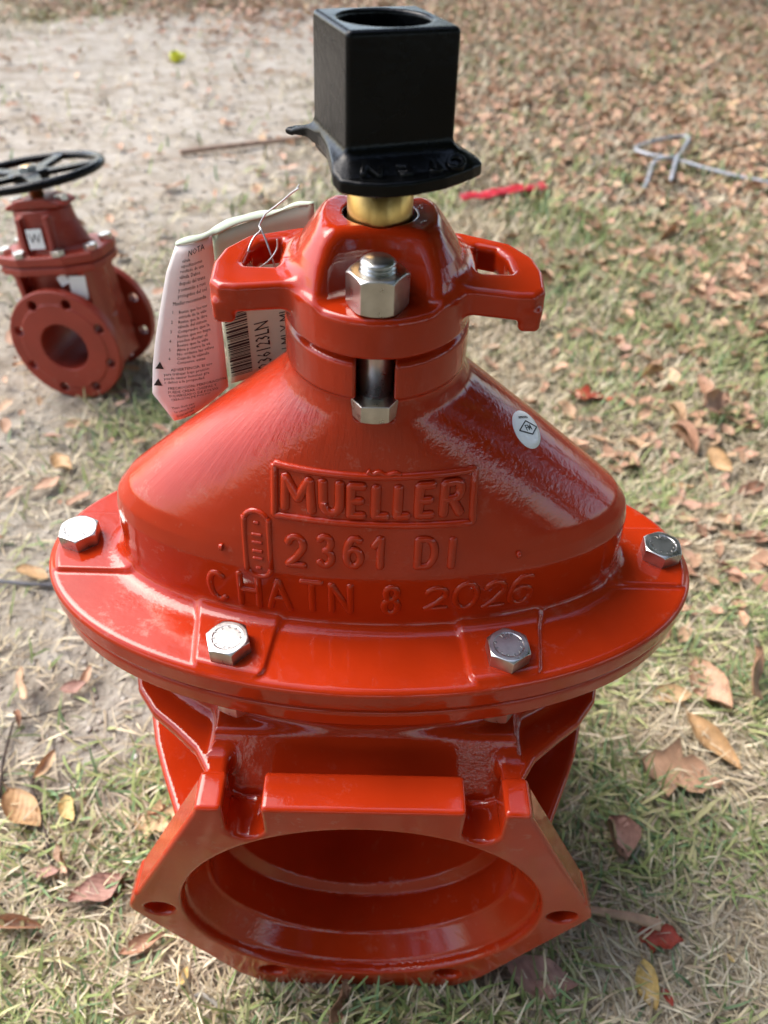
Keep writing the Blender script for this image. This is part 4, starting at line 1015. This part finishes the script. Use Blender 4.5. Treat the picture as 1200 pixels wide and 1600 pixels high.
# small gravel and crumbs of soil
VL = []; FL = []; o = 0; CT = []
oct_ = np.array([(1, 0, 0), (-1, 0, 0), (0, 1, 0), (0, -1, 0), (0, 0, 1), (0, 0, -1)], float); of_ = np.array([(0, 2, 4), (2, 1, 4), (1, 3, 4), (3, 0, 4), (2, 0, 5), (1, 2, 5), (3, 1, 5), (0, 3, 5)])
for k in range(9000):
    y = -0.25+3.0*rl.random()**2.0; w = 0.42+0.42*(y+0.2); x = rl.uniform(-w, w)
    if math.hypot(x, y) < 0.2 or rl.random() > 0.25+0.75*sandness(x, y): continue
    r_ = (0.0012+0.0035*rl.random()**3)*(1+0.6*max(0, y)); q = oct_*np.array([r_*rl.uniform(.7, 1.4), r_*rl.uniform(.7, 1.4), r_*rl.uniform(.4, .8)]); ca, sa = math.cos(k), math.sin(k)
    q = q@np.array([[ca, sa, 0], [-sa, ca, 0], [0, 0, 1]]); VL.append(q+np.array((x, y, ground_z(x, y)+0.0005))); FL.append(of_+o); o += 6; CT += [rl.random()]*6
pm, nt, p = new_mat('gravel_stone'); src = N(nt, 'ShaderNodeAttribute', attribute_name='tone').outputs['Fac']
nt.links.new(ramp(nt, src, [(0, (0.16, 0.12, 0.085)), (0.5, (0.36, 0.31, 0.25)), (0.85, (0.50, 0.46, 0.40)), (1, (0.66, 0.64, 0.60))]), p.inputs['Base Color']); p.inputs['Roughness'].default_value = 0.9
pe = mesh_obj('gravel', np.vstack(VL), np.vstack(FL), pm); pe.data.attributes.new('tone', 'FLOAT', 'POINT').data.foreach_set('value', np.array(CT, F32))
tag(pe, 'fine pale gravel and soil crumbs on the sand', 'gravel', kind='stuff')

# ------------------------------------------------------------------ the wood round the clearing: out of the frame, but it shades the place and shows in the gloss
TREES = [(1.6, -4.2, 9), (4.6, -1.5, 9), (1.5, 7.4, 10), (4.2, 6.6, 11), (6.4, 4.0, 10), (6.0, 0.8, 11), (7.0, -3.0, 10), (3.0, -6.0, 11), (-0.8, -6.5, 10), (-5.0, -6.5, 11), (3.2, 10.0, 14), (7.5, 8.0, 13), (10, 2.5, 13), (-2.2, 10.5, 12), (1.0, -9.5, 13), (9.0, -7.0, 13)]  # first tree, near the camera, is added to darken the front reflections
g = np.random.default_rng(5); VL = []; FL = []; CT = []; o = 0
for tx_, ty_, H in TREES:
    segs = 8; ring = []
    for i in range(6):
        t = i/5; r_ = 0.20*(1-0.75*t)
        for k in range(segs): ring.append((tx_+r_*math.cos(6.283*k/segs)+0.15*math.sin(t*3+tx_), ty_+r_*math.sin(6.283*k/segs), t*H*0.9-0.3))
    q = np.array(ring); f = [(i*segs+k, i*segs+(k+1) % segs, (i+1)*segs+(k+1) % segs, (i+1)*segs+k) for i in range(5) for k in range(segs)]
    VL.append(q); FL.append(np.array(f)+o); o += len(q); CT += [0.0]*len(q)
    nc = 46; cl = np.stack([g.normal(0, 1.5, nc), g.normal(0, 1.5, nc), g.uniform(0.22, 1.0, nc)*H], 1); cl[:, :2] *= (1.15-cl[:, 2:3]/H*0.5)
    m_ = 95; c = np.repeat(cl, m_, 0)+g.normal(0, 0.42, (nc*m_, 3)); c[:, 0] += tx_; c[:, 1] += ty_
    u_ = g.normal(0, 1, (len(c), 3)); u_ /= np.linalg.norm(u_, axis=1, keepdims=True); w_ = np.cross(u_, g.normal(0, 1, (len(c), 3))); w_ /= np.linalg.norm(w_, axis=1, keepdims=True)
    s_ = 0.19*(0.6+0.8*g.random((len(c), 1)))
    q = np.stack([c-u_*s_, c+w_*s_*0.5, c+u_*s_, c-w_*s_*0.5], 1).reshape(-1, 3); VL.append(q); FL.append(np.arange(len(q)).reshape(-1, 4)+o); o += len(q); CT += list(np.repeat(0.2+0.8*g.random(len(c)), 4))
wm, nt, p = new_mat('woodland'); src = N(nt, 'ShaderNodeAttribute', attribute_name='tone').outputs['Fac']
nt.links.new(ramp(nt, src, [(0, (0.10, 0.075, 0.055)), (0.15, (0.10, 0.075, 0.055)), (0.2, (0.05, 0.085, 0.022)), (0.7, (0.085, 0.12, 0.035)), (1.0, (0.16, 0.13, 0.04))]), p.inputs['Base Color']); p.inputs['Roughness'].default_value = 0.7
wd = mesh_obj('woodland', np.vstack(VL), np.vstack(FL), wm, smooth=False); wd.data.attributes.new('tone', 'FLOAT', 'POINT').data.foreach_set('value', np.array(CT, F32))
tag(wd, 'leafy trees around the clearing, mirrored in the glossy red paint', 'woodland', kind='stuff')
